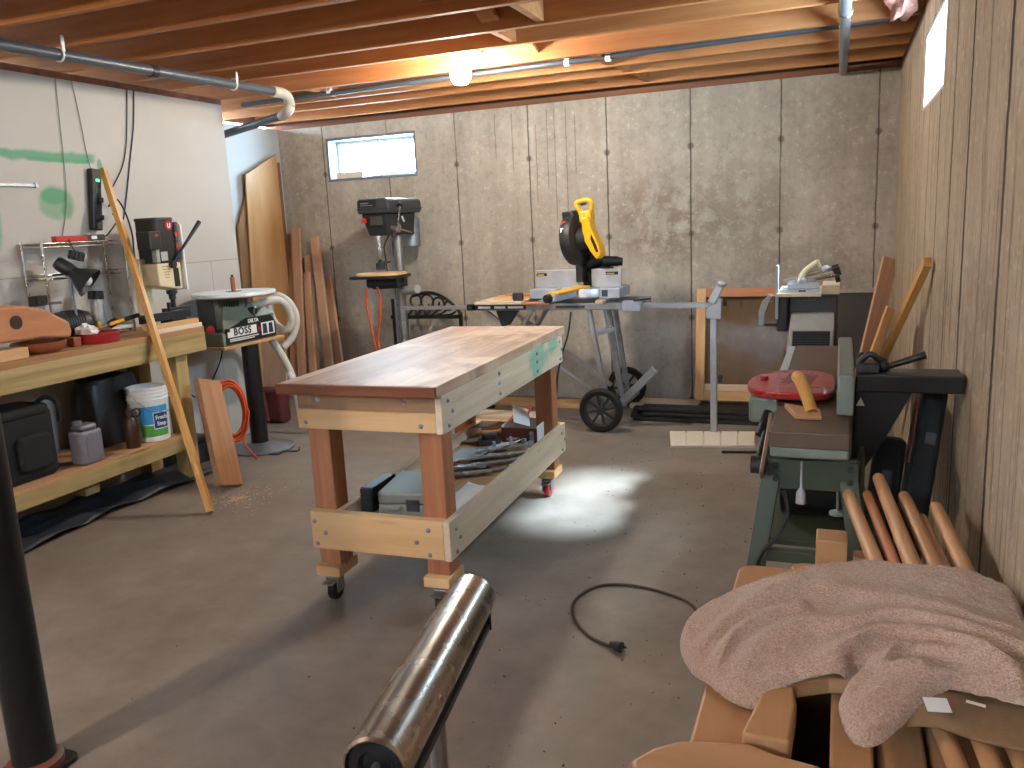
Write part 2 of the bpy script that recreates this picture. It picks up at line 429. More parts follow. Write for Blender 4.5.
M['castblack'] = pm('dark_cast_iron', '26272a', .5, .3, .2)
M['charcoal'] = pm('charcoal_plastic', '2e3034', .45, 0, .15)
M['greymetal'] = pm('grey_enamel', '9a9b98', .45, .1, .08)
M['greymach'] = pm('putty_enamel', 'a29c93', .5, 0, .08)
M['green'] = pm('grey_green_enamel', '727a70', .45, 0, .12)
M['darkgreen'] = pm('machine_green_enamel', '39412f', .5, 0, .15)
M['castbed'] = pm('worn_cast_iron_bed', '5c4a3a', .5, .2, .15, 6)
M['red'] = pm('red_enamel', '9c1f24', .3, 0, .1, coat=.3)
M['redplastic'] = pm('red_plastic', 'b3261e', .4, 0, .1)
M['yellow'] = pm('yellow_plastic', 'e0a40f', .4, 0, .06)
M['white'] = pm('white_plastic', 'dfe0de', .4, 0, .04)
M['whitepaint'] = pm('white_enamel', 'd4d8da', .4, 0, .05)
M['cream'] = pm('cream_enamel', 'cfc3a0', .45, 0, .06)
M['tabledisc'] = pm('grey_cast_table', 'c9d0d4', .4, .1, .06)
M['silver'] = pm('cast_aluminium', 'b3b6ba', .4, .7, .1)
M['alu'] = pm('aluminium', 'a9adb2', .4, .8, .08)
M['bluegrey'] = pm('blue_grey_cast', 'a4aebb', .4, .4, .1)
M['jug'] = pm('grey_jug_plastic', '6f6c74', .4, 0, .08)
M['brown'] = pm('brown_plastic', '3d2418', .35, 0, .12)
M['orange'] = pm('orange_cable', 'd3542a', .5, 0, .08)
M['hose'] = pm('white_hose', 'c2beb4', .5, 0, .1)
M['maroon'] = pm('maroon_canvas', '541f20', .7, 0, .2)
M['caseblack'] = pm('black_case_fabric', '0f0f11', .8, 0, .3, bump=.001, bscale=200)
M['leatherbrown'] = pm('red_brown_leather', '6f3a2e', .55, 0, .2)
M['toolcase'] = pm('grey_green_case', '7d8078', .5, 0, .06)
M['paper'] = pm('white_paper', 'e6e4e2', .7, 0, .03)
M['clear'] = pm('cloudy_plastic_film', 'aab4b8', .25, 0, .15)
M['card'] = pm('cardboard', '8f7355', .85, 0, .1)
M['copper'] = pm('turned_copper_wood', '8d4f33', .4, 0, .15)
M['cordblack'] = pm('dark_cord', '20201f', .6, 0, .1)
M['cordbrown'] = pm('brown_cord', '3c2a1e', .55, 0, .1)
M['cordgrey'] = pm('grey_cord', '8a8780', .6, 0, .1)
M['green_led'] = emit('green_indicator', (.05, .9, .25, 1), 3)
M['tarp'] = pm('blue_tarp', '2b333e', .5, 0, .2)
M['dark'] = pm('dark_grime', '14120f', .9, 0, .2)
M['beige'] = pm('beige_panel', 'e0d6c4', .55, 0, .04)
M['pink'] = pm('pink_fibreglass', 'c8978a', .95, 0, .15, 30, .01, 40)
M['sawdust'] = pm('sawdust', 'c9ab80', .95, 0, .15)
M['chips'] = pm('dark_chips', '2a211a', .9, 0, .3)
M['blackstrip'] = pm('black_strip', '171412', .55, 0, .3)
M['brownsheet'] = wood('brown_hardboard', '8d6a4c', '77563a', 'z', .55, .3, var=.08)
M['darksheet'] = pm('dark_panel', '3c3830', .5, 0, .1)
M['towel'] = towel_mat('beige_terry', 'c4a692', '9a7f6c')
M['khaki'] = pm('tan_cloth', '806446', .9, 0, .1, 40, .001, 300)
M['ink'] = pm('black_ink', '101010', .5)
M['labelblue'] = pm('label_blue', '2f8fc6', .4, 0, .05)
M['labelnavy'] = pm('label_navy', '233a6b', .4, 0, .05)
M['labelgreen'] = pm('label_green', '4c9a3f', .4, 0, .1)
M['window_frame'] = pm('blue_grey_frame', '6b7984', .5, .2, .12)
M['glass'] = glass('clear_glass')
M['lens'] = glass('frame_glass', .004, .12)
M['floor'] = floor_mat()
M['drywall'] = drywall_mat()
M['recess'] = pm('pale_blue_wall', 'b4bbbf', .7, 0, .03, 3)
M['mudsill'] = wood('dark_sill', '8a5f48', '5e3b2a', 'x', .85, .8)

ck = [(-.4 - .61*k, .0065, .7) for k in range(-1, 8)]
M['wall_back'] = concrete_wall('poured_concrete', 'x', ck, 'bab4a9', '928c81', False,
    [(-1.2, 1.35, .5, .4, .6, '6a5844'), (-.6, 1.4, .35, .4, .45, '6f6152'), (-4.2, 1.8, .3, .45, .5, '75705f'), (-2.4, 1.2, .5, .5, .3, '857156'), (-.2, .9, .6, .3, .45, '6b6050'), (-3.3, 1.0, .35, .5, .35, '7b7466')],
    [(-2.02, 1.35, 2.2), (-2.08, 1.6, 2.2), (-1.93, 1.1, 2.2), (-1.86, 1.7, 2.15), (-2.36, 1.75, 2.2), (-2.17, 1.5, 2.1), (-2.5, 1.85, 2.2)], True)
M['wall_right'] = concrete_wall('board_formed_concrete', 'y', [(1.0,.02,.7),(1.55,.018,.8),(2.145,.022,.95),(2.43,.009,.35),(2.754,.022,.95),(3.149,.014,.85),(3.569,.014,.8),(3.98,.012,.8),(4.5,.012,.7),(5.2,.012,.7)],
    'b8a894', '9c8b77', True, [(2.4, 1.0, .5, .3, .4, '6d5f4d'), (3.2, .9, .5, .4, .4, '75664f')])

# ------------------------------------------------------------------ the room
XL, XR, YB, YF = -4.5, .33, 6.15, -2.6
def struct(name, mb, m, parent=None, bevel=0):
    o = obj(name, mb, m, parent, bevel)
    if parent is None: o['kind'] = 'structure'
    return o
struct('floor', MB().box((XL-.3, YF-.3, -.12), (XR+.3, YB+.4, 0)), M['floor'])
ZB = 2.285        # underside of the joists
# back wall with its window opening
wx0, wx1, wz0, wz1 = -4.035, -3.19, 1.79, 2.143
b = MB()
b.box((XL-.2, YB, 0), (wx0, YB+.2, 2.245)); b.box((wx1, YB, 0), (XR+.2, YB+.2, 2.245))
b.box((wx0, YB, 0), (wx1, YB+.2, wz0)); b.box((wx0, YB, wz1), (wx1, YB+.2, 2.245))
struct('wall_back', b, M['wall_back'])
ry0, ry1, rz0, rz1 = 3.52, 4.39, 1.79, 2.125
b = MB()
b.box((XR, YF-.2, 0), (XR+.09, ry0, 2.25)); b.box((XR, ry1, 0), (XR+.09, YB, 2.25))
b.box((XR, ry0, 0), (XR+.09, ry1, rz0)); b.box((XR, ry0, rz1), (XR+.09, ry1, 2.25))
struct('wall_right', b, M['wall_right'])
struct('wall_left', MB().box((-4.0, YF, 0), (-3.9, 4.74, 2.25)), M['drywall'])
struct('wall_recess', MB().box((XL-.12, YF, 0), (XL, YB, 2.25)), M['recess'])
struct('wall_front', MB().box((XL-.12, YF-.15, 0), (XR, YF, 2.25)), M['drywall'])
struct('trim_1', MB().box((-4.0, YF, 2.25), (-3.9, 4.74, ZB)), M['mudsill'])
struct('trim_2', MB().box((XL-.12, YB, 2.245), (XR+.12, YB+.14, ZB)), M['mudsill'])
struct('trim_3', MB().box((XR, YF, 2.25), (XR+.12, YB, ZB)), M['mudsill'])
# ceiling: the sheathing, and under it joists and blocking
ceil = struct('ceiling', MB().box((XL-.3, YF-.3, ZB+.235), (XR+.3, YB+.4, ZB+.26)), M['deck'])
JY = [6.03, 5.56, 5.235, 4.78, 4.285, 3.94, 3.51, 3.10]
JY += [3.10 - .41*k for k in range(1, 14)]
for y in JY:
    obj('joist', MB().box((XL-.1, y-.038, ZB), (XR+.02, y, ZB+.235)), M['joist'], ceil, .002)
obj('rim_joist', MB().box((XR+.02, YF, ZB), (XR+.058, YB+.1, ZB+.235)), M['mudsill'], ceil)
obj('rim_joist', MB().box((XL-.1, YB+.1, ZB), (XR+.02, YB+.138, ZB+.235)), M['mudsill'], ceil)
obj('rim_joist', MB().box((XL-.14, YF, ZB), (XL-.1, YB+.1, ZB+.235)), M['mudsill'], ceil)
def blocking(x, i, w=.038, ang=0):
    y1 = JY[i] - .038; y0 = JY[i+1]
    obj('blocking', MB().beam((x, y0, ZB+.05), (x, y1, ZB+.19), .09, .02), M['joist'], ceil)
    obj('blocking', MB().beam((x+.1, y0, ZB+.19), (x+.1, y1, ZB+.05), .09, .02), M['joist'], ceil)
for i in range(0, 9): blocking(-1.78 + .05*(i % 3), i)
for i in range(0, 3): obj('blocking', MB().box((-1.30-.03*i, JY[i+1], ZB+.01), (-1.262-.03*i, JY[i]-.038, ZB+.22)), M['joist'], ceil, .002)
for x, i in ((-1.62, 4), (-1.35, 5), (-3.3, 2)):
    obj('blocking', MB().box((x, JY[i+1], ZB+.01), (x+.038, JY[i]-.038, ZB+.22)), M['joist'], ceil, .002)
# pink batt tucked between the last joists
def batt(u, v):
    a = 2*pi*u; r = .07 + .02*sin(5*a + 7*v) + .015*sin(11*v)
    return V((.235 + r*cos(a)*.8, 3.95 + .75*v, 2.325 + r*sin(a)*.9 - .02*v))
o = obj('insulation_batt', MB().grid(batt, 20, 16), M['pink'], None, 0, 60)
setp(o, 'pink fibreglass batt stuffed above the right wall window', 'insulation')

# windows
w1 = struct('window_1', MB().box((wx0, YB+.005, wz0), (wx1, YB+.19, wz0+.022)).box((wx0, YB+.005, wz1-.022), (wx1, YB+.19, wz1))
            .box((wx0, YB+.005, wz0+.022), (wx0+.022, YB+.19, wz1-.022)).box((wx1-.022, YB+.005, wz0+.022), (wx1, YB+.19, wz1-.022)), M['window_frame'], None, .003)
xm = (wx0+wx1)/2
sa = MB()
for a0, a1, yy in ((wx0+.022, xm+.015, .14), (xm-.015, wx1-.022, .16)):
    sa.box((a0, YB+yy, wz0+.022), (a1, YB+yy+.018, wz0+.05)).box((a0, YB+yy, wz1-.05), (a1, YB+yy+.018, wz1-.022))
    sa.box((a0, YB+yy, wz0+.05), (a0+.022, YB+yy+.018, wz1-.05)).box((a1-.022, YB+yy, wz0+.05), (a1, YB+yy+.018, wz1-.05))
obj('sash', sa, M['whitepaint'], w1, .002)
obj('window_pane', MB().box((wx0+.044, YB+.147, wz0+.05), (xm-.007, YB+.151, wz1-.05)).box((xm+.007, YB+.167, wz0+.05), (wx1-.044, YB+.171, wz1-.05)), M['glass'], w1)
w2 = struct('window_2', MB().box((XR+.004, ry0, rz0), (XR+.089, ry1, rz0+.02)).box((XR+.004, ry0, rz1-.02), (XR+.089, ry1, rz1))
            .box((XR+.004, ry0, rz0+.02), (XR+.089, ry0+.02, rz1-.02)).box((XR+.004, ry1-.02, rz0+.02), (XR+.089, ry1, rz1-.02)), M['whitepaint'], None, .003)
obj('window_pane', MB().box((XR+.06, ry0+.02, rz0+.02), (XR+.064, ry1-.02, rz1-.02)), M['glass'], w2)
o = obj('foam_block', MB().box((-3.97, YB+.03, wz0+.0221), (-3.72, YB+.10, wz0+.075)), M['beige'], None, .004)
setp(o, 'beige block lying on the sill of the back window', 'block')

# ------------------------------------------------------------------ ceiling services
# grey drain line along the left wall
t = thing('drain_pipe', 'dark grey drain pipe hung along the top of the white wall, with a pale elbow', 'pipe', (-3.3, 2.7, 2.24))
obj('pipe_run', MB().cyl((-3.40, 1.2, 2.215), (-3.3, 4.56, 2.252), .026), M['pipe'], t, 0, 40)
el = spline([(-3.302, 4.53, 2.252), (-3.30, 4.59, 2.252), (-3.305, 4.65, 2.24), (-3.315, 4.685, 2.20), (-3.33, 4.69, 2.165), (-3.38, 4.715, 2.145), (-3.43, 4.75, 2.14)], 5)
obj('elbow', MB().tube(el, .033, 16), M['fitting'], t, 0, 40)
obj('elbow_seam', MB().torus((-3.32, 4.69, 2.185), (.1, .2, 1), .033, .003, 24, 6), M['castblack'], t, 0, 40)
obj('coupling', MB().cyl((-3.303, 4.50, 2.2515), (-3.3, 4.55, 2.252), .033), M['fitting'], t, 0, 40)
obj('pipe_run', MB().cyl((-3.41, 4.735, 2.142), (-4.495, 5.22, 2.095), .027), M['pipe'], t, 0, 40)
for yy, xx, zz in ((3.0, -3.346, 2.235), (4.15, -3.312, 2.248)):
    obj('strap', MB().torus((xx, yy, zz), (0.04, 1, 0), .030, .005, 20, 6).box((xx+.026, yy-.008, zz+.01), (xx+.032, yy+.008, ZB+.03)), M['white'], t, 0, 40)
obj('coupling', MB().cyl((-3.333, 3.53, 2.2385), (-3.331, 3.57, 2.239), .031), M['castblack'], t, 0, 40)
# supply pipe running across between the joists
t = thing('supply_pipe', 'blue-grey pipe running across the ceiling behind the bare light bulb', 'pipe', (-1.8, 4.95, 2.27))
obj('pipe_run', MB().cyl((-3.9, 4.96, 2.275), (.25, 4.96, 2.318), .0165), M['pipe'], t, 0, 40)
for xx in (-3.2, -1.55, -1.30): obj('strap', MB().cyl((xx, 4.96, 2.293), (xx+.03, 4.96, 2.293), .021).box((xx, 4.95, 2.31), (xx+.03, 4.97, 2.36)), M['white'], t, 0, 40)
t = thing('vent_pipe', 'grey steel pipe hanging below the joists and ending at the back wall', 'pipe', (0, 5, 2.25))
obj('pipe_run', MB().cyl((.0, 2.2, 2.247), (-.016, 6.13, 2.247), .026, .026), M['galv'], t, 0, 40)
obj('pipe_strap', MB().torus((-.008, 4.28, 2.247), (0, 1, 0), .029, .005, 20, 6).box((-.012, 4.27, 2.275), (-.004, 4.28, ZB+.02)), M['steel'], t, 0, 40)

# bare bulb on a porcelain holder
BX_, BY_, BZ_ = -2.02, 4.5, 2.213
t = thing('light_bulb', 'glowing bare bulb in a ceiling lampholder in front of the back window wall', 'lamp', (BX_, BY_, ZB))
obj('mounting_bracket', MB().box((BX_-.05, JY[4]-.03, ZB+.075), (BX_+.05, JY[3]-.04, ZB+.094)), M['galv'], t, .002)
obj('lamp_holder', MB().lathe([(.055, ZB+.075), (.055, ZB+.05), (.042, ZB+.02), (.03, ZB-.005), (.0, ZB-.005)], (BX_, BY_, 0)), M['whitepaint'], t, 0, 40)
obj('bulb', MB().lathe([(.001, -.105), (.034, -.098), (.053, -.074), (.059, -.043), (.053, -.009), (.036, .025), (.026, .04), (.001, .042)], (BX_, BY_, 2.262), n=20), emit('lit_bulb', (1, .90, .77, 1), 720), t, 0, 60)
# a second bare bulb over the near half of the room
SX, SY = -2.2, .42
t = thing('light_bulb', 'bare bulb in a ceiling lampholder over the near left of the room', 'lamp', (SX, SY, ZB))
obj('mounting_bracket', MB().box((SX-.05, JY[14]-.02, ZB+.075), (SX+.05, JY[13]-.03, ZB+.094)), M['galv'], t, .002)
obj('lamp_holder', MB().lathe([(.055, ZB+.075), (.055, ZB+.05), (.042, ZB+.02), (.03, ZB-.005), (.0, ZB-.005)], (SX, SY, 0)), M['whitepaint'], t, 0, 40)
obj('bulb', MB().lathe([(.001, -.068), (.022, -.063), (.034, -.048), (.038, -.028), (.034, -.006), (.022, .02), (.014, .045), (.001, .05)], (SX, SY, 2.23), n=16), emit('lit_bulb_near', (1, .83, .64, 1), 1300), t, 0, 60)

# steel post near the camera
t = thing('support_column', 'black steel support post at the lower left edge of the room', 'post', (-1.985, 1.375, 0))
obj('shaft', MB().cyl((-1.985, 1.375, .012), (-1.985, 1.375, ZB-.012), .054, n=40), M['blackpaint'], t, 0, 40)
obj('base_plate', MB().prism(rrect(.16, .16, .03), .012, Matrix.Translation((-1.985, 1.375, 0))), M['blackpaint'], t, .002)
obj('collar', MB().lathe([(.07, .012), (.07, .03), (.058, .04), (.0545, .04), (.0545, .012)], (-1.985, 1.375, 0), cap=False), M['leatherbrown'], t, 0, 40)
obj('top_plate', MB().box((-2.085, 1.275, ZB-.012), (-1.885, 1.475, ZB)), M['blackpaint'], t, .002)

# ------------------------------------------------------------------ rolling workbench in the middle
wb = thing('workbench', 'rolling wooden workbench with a planked top in the middle of the floor', 'workbench', (-1.62, 3.3, 0))
X0, X1, Y0, Y1 = -1.905, -1.31, 2.53, 4.05
obj('tabletop', MB().box((-1.955, 2.498, .802), (X1, 4.10, .842)), M['benchtop'], wb, .003)
obj('shaded_edge', MB().box((-1.955, 2.482, .803), (X1, 2.4975, .8415)), M['shaded_fir'], wb, .003)  # thin strip added to carry the dark, unlit look of the front edge
# paler repaired strip and green overspray are in the boards themselves
m, nt, b_ = newmat('apron_with_overspray'); pos, sX, sY, sZ = wcoord(nt)
src = M['pale']['y'].node_tree
n_ = noise_(nt, map_(nt, pos, (20, 1.2, 20)), 1.0, 5); basec = ramp_(nt, n_, [(.32, hx('cdb698')), (.66, hx('e4d4bd'))])
dd = None
for cy, cz, ry, rz in ((3.55, .77, .16, .09), (3.78, .80, .10, .06), (3.5, .72, .05, .07)):
    d = math_(nt, 'ADD', math_(nt, 'POWER', math_(nt, 'DIVIDE', math_(nt, 'SUBTRACT', sY, cy), ry), 2.0), math_(nt, 'POWER', math_(nt, 'DIVIDE', math_(nt, 'SUBTRACT', sZ, cz), rz), 2.0))
    d = math_(nt, 'ADD', d, math_(nt, 'MULTIPLY', math_(nt, 'SUBTRACT', noise_(nt, pos, 18, 3), .5), 1.6))
    k = math_(nt, 'SUBTRACT', 1.0, sstep(nt, d, .2, 1.1)); dd = k if dd is None else math_(nt, 'MAXIMUM', dd, k)
L(nt, mix_(nt, math_(nt, 'MULTIPLY', dd, .65), basec, hx('4fae8c')), b_.inputs['Base Color']); b_.inputs['Roughness'].default_value = .6
spray = m
obj('apron', MB().box((X0, Y0+.008, .738), (X1-.026, Y0+.038, .802)), M['shaded_pine'], wb, .002)  # separate upper board; its darker tone also holds the overhang's painted shade
obj('apron', MB().box((X0, Y0, .665), (X1-.026, Y0+.038, .7375)), M['pine']['x'], wb, .002)
obj('apron', MB().box((X1-.0255, Y0, .662), (X1, Y1, .757)), spray, wb, .002)
obj('apron', MB().box((X1-.0255, Y0, .7575), (X1, Y1, .802)), spray, wb, .002)
obj('apron', MB().box((X0, Y1-.038, .665), (X1-.026, Y1, .802)), M['pine']['x'], wb, .002)
obj('apron', MB().box((X0, Y0+.038, .665), (X0+.0135, Y1-.038, .802)), M['pale']['y'], wb, .002)
obj('lower_rail', MB().box((X0+.014, Y0, .189), (X1-.026, Y0+.038, .338)), M['pine']['x'], wb, .002)
obj('lower_rail', MB().box((X1-.0255, Y0, .186), (X1, Y1, .336)), M['pale']['y'], wb, .002)
obj('lower_rail', MB().box((X0+.014, Y1-.038, .189), (X1-.026, Y1, .338)), M['pine']['x'], wb, .002)
obj('lower_rail', MB().box((X0+.107, Y0+.0385, .189), (X0+.135, Y1-.0385, .338)), M['pale']['y'], wb, .002)
obj('lower_shelf', MB().box((X0+.1355, Y0+.039, .267), (X1-.026, Y1-.039, .285)), M['shelf'], wb, .001)
LEGS = [(X0+.014, Y0+.039), (X1-.118, Y0+.039), (X0+.014, Y1-.132), (X1-.118, Y1-.132)]
for i, (lx, ly) in enumerate(LEGS):
    obj('leg', MB().box((lx, ly, .112), (lx+.092, ly+.092, .80)), M['fir']['z'], wb, .004)
    obj('foot_block', MB().box((lx-.006, ly-.03, .072), (lx+.10, ly+.112, .1115)), M['pine']['x'], wb, .003)
    cx, cy = lx+.046, ly+.03
    cst = obj('caster', MB().box((cx-.038, cy-.045, .066), (cx+.038, cy+.045, .072)).cyl((cx, cy, .056), (cx, cy, .066), .028)
        .box((cx-.026, cy-.036, -.005), (cx-.021, cy+.014, .056)).box((cx+.021, cy-.036, -.005), (cx+.026, cy+.014, .056)).box((cx-.026, cy-.036, .050), (cx+.026, cy+.036, .056))
        .box((cx-.022, cy-.075, .040), (cx+.022, cy-.030, .047)), M['steel'], wb, .001)
    obj('wheel', MB().lathe([(.0, -.016), (.035, -.016), (.040, -.011), (.040, .011), (.035, .016), (0, .016)], (cx, cy-.014, .0), (1, 0, 0)), M['red'] if i == 3 else M['rubber'], cst, 0, 40)
bolt = lambda p, ax: obj('bolt', MB().lathe([(.0, 0), (.009, 0), (.009, .002), (.0055, .006), (0, .007)], p, ax, 12), M['galv'], wb, 0, 40)
for x, z in ((X0+.035, .69), (X1-.085, .69), (X0+.09, .775), (X1-.15, .775)): bolt((x, Y0 + (.008 if z > .74 else 0), z), (0, -1, 0))
for x, z in ((X0+.03, .30), (X0+.075, .255), (X0+.035, .21), (X1-.085, .30), (X1-.135, .25), (X1-.085, .205)): bolt((x, Y0, z), (0, -1, 0))
for y, z in ((2.585, .775), (2.62, .73), (2.585, .685), (3.11, .775), (3.11, .735), (3.11, .69), (3.62, .775), (3.62, .735), (3.62, .69), (4.0, .775), (4.03, .73), (4.0, .685)): bolt((X1, y, z), (1, 0, 0))
for y, z in ((2.585, .295), (2.62, .25), (2.585, .205), (3.98, .295), (4.03, .25), (3.98, .205)): bolt((X1, y, z), (1, 0, 0))

bench_before = set(bpy.data.objects) - {wb}
for q in wb.children_recursive: bench_before.add(q)
# things on its lower shelf (z = .218)
ZS = .2855
def hinged_case(name, label, cx, cy, w, d, h, ang, m):
    t = thing(name, label, 'tool case', (cx, cy, ZS), None)
    Mt = Matrix.Translation((cx, cy, ZS)) @ Matrix.Rotation(ang, 4, 'Z')
    obj('case_base', MB().prism(rrect(w, d, .02), h*.5, Mt), m, t, .006)
    obj('case_lid', MB().prism(rrect(w, d, .02), h*.47, Mt @ Matrix.Translation((0, 0, h*.53))), m, t, .008)
    obj('latch', MB().mbox((.05, .008, h*.5), Mt @ Matrix.Translation((w*.15, -d/2-.004, h*.5))), M['charcoal'], t, .001)
    obj('handle', MB().tube([Mt @ V(p) for p in ((-.09, -d/2, h*.4), (-.085, -d/2-.022, h*.4), (-.02, -d/2-.022, h*.4), (-.015, -d/2, h*.4))], .006), m, t, 0, 50)
hinged_case('tool_case', 'closed grey tool case on the lower shelf of the rolling workbench', -1.585, 2.83, .225, .30, .095, R(8), M['toolcase'])
t = thing('parts_organizer', 'black slotted parts box beside the grey tool case on the lower shelf', 'box', (-1.735, 2.80, ZS))
obj('body', MB().box((-1.766, 2.70, ZS), (-1.712, 2.90, ZS+.10)), M['black'], t, .003)
for k in range(4): obj('drawer', MB().box((-1.763, 2.692, ZS+.004+.024*k), (-1.715, 2.6995, ZS+.024+.024*k)), M['charcoal'], t, .001)
def sheet(name, label, cat, pts, m, bend=.02, group=None, h0=.002, seed=0):
    r = random.Random(seed); a, b, c, d = [V((x, y, ZS)) for x, y in pts]; ph = r.random()*6
    def fn(u, v):
        p = (a*(1-u)+b*u)*(1-v) + (d*(1-u)+c*u)*v
        return p + V((0, 0, h0 + bend*(u*u*.7 + (1-v)**2*.3*abs(sin(ph+3*u)))))
    o = obj(name, MB().grid(fn, 14, 14), m, None, 0, 60)
    s = o.modifiers.new('thickness', 'SOLIDIFY'); s.thickness = .0012; s.offset = 1
    return setp(o, label, cat, group)
sheet('paper_sheet', 'white printed paper leaning on the near right leg on the lower shelf', 'paper', [(-1.465, 2.68), (-1.345, 2.70), (-1.37, 3.04), (-1.49, 3.14)], M['paper'], .03, seed=1)
sheet('paper_sheet', 'white paper under the pile of wrenches by the right rail', 'paper', [(-1.40, 3.4), (-1.325, 3.5), (-1.33, 3.72), (-1.40, 3.70)], M['paper'], .01, seed=2)
sheet('plastic_bag', 'cloudy plastic bag lying between the wrenches and the box on the lower shelf', 'bag', [(-1.75, 3.42), (-1.55, 3.42), (-1.54, 3.62), (-1.74, 3.66)], M['clear'], .03, seed=3)
sheet('cardboard_sheet', 'bent brown cardboard sheet at the far end of the lower shelf', 'cardboard', [(-1.76, 3.70), (-1.62, 3.72), (-1.60, 3.98), (-1.76, 4.0)], M['card'], .05, seed=4)
sheet('sanding_sheet', 'dark sanding sheet curled up on the brown cardboard of the lower shelf', 'sandpaper', [(-1.76, 3.80), (-1.64, 3.81), (-1.62, 3.95), (-1.76, 3.96)], M['darksheet'], .03, h0=.055, seed=5)
sheet('paper_sheet', 'crumpled white paper just in front of the open box on the lower shelf', 'paper', [(-1.60, 3.58), (-1.46, 3.56), (-1.44, 3.74), (-1.60, 3.78)], M['paper'], .05, seed=7)
sheet('plastic_bag', 'cloudy plastic bag lying over the near end of the wrench pile', 'bag', [(-1.66, 3.26), (-1.56, 3.24), (-1.54, 3.36), (-1.66, 3.38)], M['clear'], .025, seed=9)
t = thing('open_box', 'open red and white box with papers at the far right of the lower shelf', 'box', (-1.45, 3.93, ZS))
b = MB(); x0, x1, y0, y1, z1 = -1.575, -1.385, 3.80, 3.985, ZS+.085
b.box((x0, y0, ZS), (x1, y1, ZS+.003)).box((x0, y0, ZS), (x0+.003, y1, z1)).box((x1-.003, y0, ZS), (x1, y1, z1)).box((x0, y1-.003, ZS), (x1, y1, z1))
obj('tray', b, M['paper'], t); obj('front_panel', MB().box((x0, y0-.002, ZS), (x1, y0+.002, z1-.01)), M['leatherbrown'], t)
obj('flap', MB().mbox((.09, .15, .002), Matrix.Translation((-1.50, 3.90, z1+.03)) @ Euler((R(25), R(20), R(30))).to_matrix().to_4x4()), M['paper'], t)
obj('flap', MB().mbox((.1, .13, .002), Matrix.Translation((-1.53, 3.98, z1+.02)) @ Euler((R(-10), R(-35), R(60))).to_matrix().to_4x4()), M['red'], t)
# wrenches, one beside the other
def wrench_mesh(Ls, w):
    b = MB(); t_ = .008
    b.box((-w*.32, -Ls*.42, 0), (w*.32, Ls*.40, t_))
    ring = lambda r, y: [(r*cos(2*pi*k/16), y + r*sin(2*pi*k/16)) for k in range(16)]
    b.tube([V((x, y, t_/2)) for x, y in ring(w*.62, -Ls*.47)], t_*.62, 6, True)
    jaw = [(-.9*w, Ls*.40), (-.5*w, Ls*.385), (.5*w, Ls*.385), (.9*w, Ls*.40), (.95*w, Ls*.40+w*1.2), (.45*w, Ls*.40+w*1.6), (.4*w, Ls*.40+w*.7), (-.4*w, Ls*.40+w*.7), (-.45*w, Ls*.40+w*1.6), (-.95*w, Ls*.40+w*1.2)]
    b.prism(jaw, t_*1.2); return b
wr0 = obj('wrench', wrench_mesh(.19, .015), M['silver'], None, .0008, local=True, loc=(0, 0, 0))
setp(wr0, 'chrome combination wrench lying in the loose row of wrenches on the lower shelf', 'wrench', 'wrenches on the lower shelf')
rw = random.Random(3)
for i in range(34):
    o = wr0 if i == 0 else wr0.copy()
    if i: C.objects.link(o)
    o.location = (-1.575 + .055*(i % 3) + .002*i, 3.20 + .0125*i, ZS + .002 + .0095*(i % 4)); o.rotation_euler = (0, 0, R(-62 + rw.uniform(-12, 12)))
    s = .8 + .45*rw.random(); o.scale = (s, s, 1)
for i, (x, y, a) in enumerate(((-1.70, 3.33, 40), (-1.70, 3.40, 65))):
    t = thing('pliers', ['red handled pliers nearest the grey tool case on the lower shelf', 'red handled pliers behind the other pair on the lower shelf'][i], 'pliers', (x, y, ZS))
    Mt = Matrix.Translation((x, y, ZS+.006)) @ Matrix.Rotation(R(a), 4, 'Z')
    for s in (-1, 1): obj('grip', MB().tube([Mt @ V(p) for p in spline([(s*.006, 0, 0), (s*.018, -.03, 0), (s*.02, -.07, 0), (s*.016, -.1, 0)], 4)], .005), M['redplastic'], t, 0, 50)
    obj('jaws', MB().prism([(-.009, -.005), (.009, -.005), (.012, .015), (.004, .05), (-.004, .05), (-.012, .015)], .008, Mt @ Matrix.Translation((0, 0, -.004))), M['castblack'], t, .001)
def clampish(x, y, a, label):
    t = thing('clamp', label, 'clamp', (x, y, ZS))
    Mt = Matrix.Translation((x, y, ZS)) @ Matrix.Rotation(R(a), 4, 'Z')
    obj('frame', MB().prism([(-.05, 0), (.05, 0), (.05, .06), (.035, .06), (.035, .015), (-.035, .015), (-.035, .045), (-.05, .045)], .022, Mt @ Matrix.Rotation(R(90), 4, 'X') @ Matrix.Translation((0, 0, -.011))), M['bluegrey'], t, .002)
    obj('screw', MB().cyl(Mt @ V((.02, 0, .05)), Mt @ V((.085, 0, .05)), .005), M['chrome'], t, 0, 40)
clampish(-1.52, 3.66, 30, 'grey screw clamp in front of the open box on the lower shelf')
clampish(-1.42, 3.76, 80, 'grey screw clamp against the right rail of the lower shelf')
t = thing('sanding_block', 'black sanding block left of the screw clamps on the lower shelf', 'sanding block', (-1.62, 3.70, ZS))
obj('block', MB().prism(rrect(.11, .06, .012), .03, Matrix.Translation((-1.62, 3.74, ZS)) @ Matrix.Rotation(R(35), 4, 'Z')), M['charcoal'], t, .004)
obj('grip', MB().prism(rrect(.08, .04, .015), .025, Matrix.Translation((-1.62, 3.74, ZS+.03)) @ Matrix.Rotation(R(35), 4, 'Z')), M['black'], t, .006)

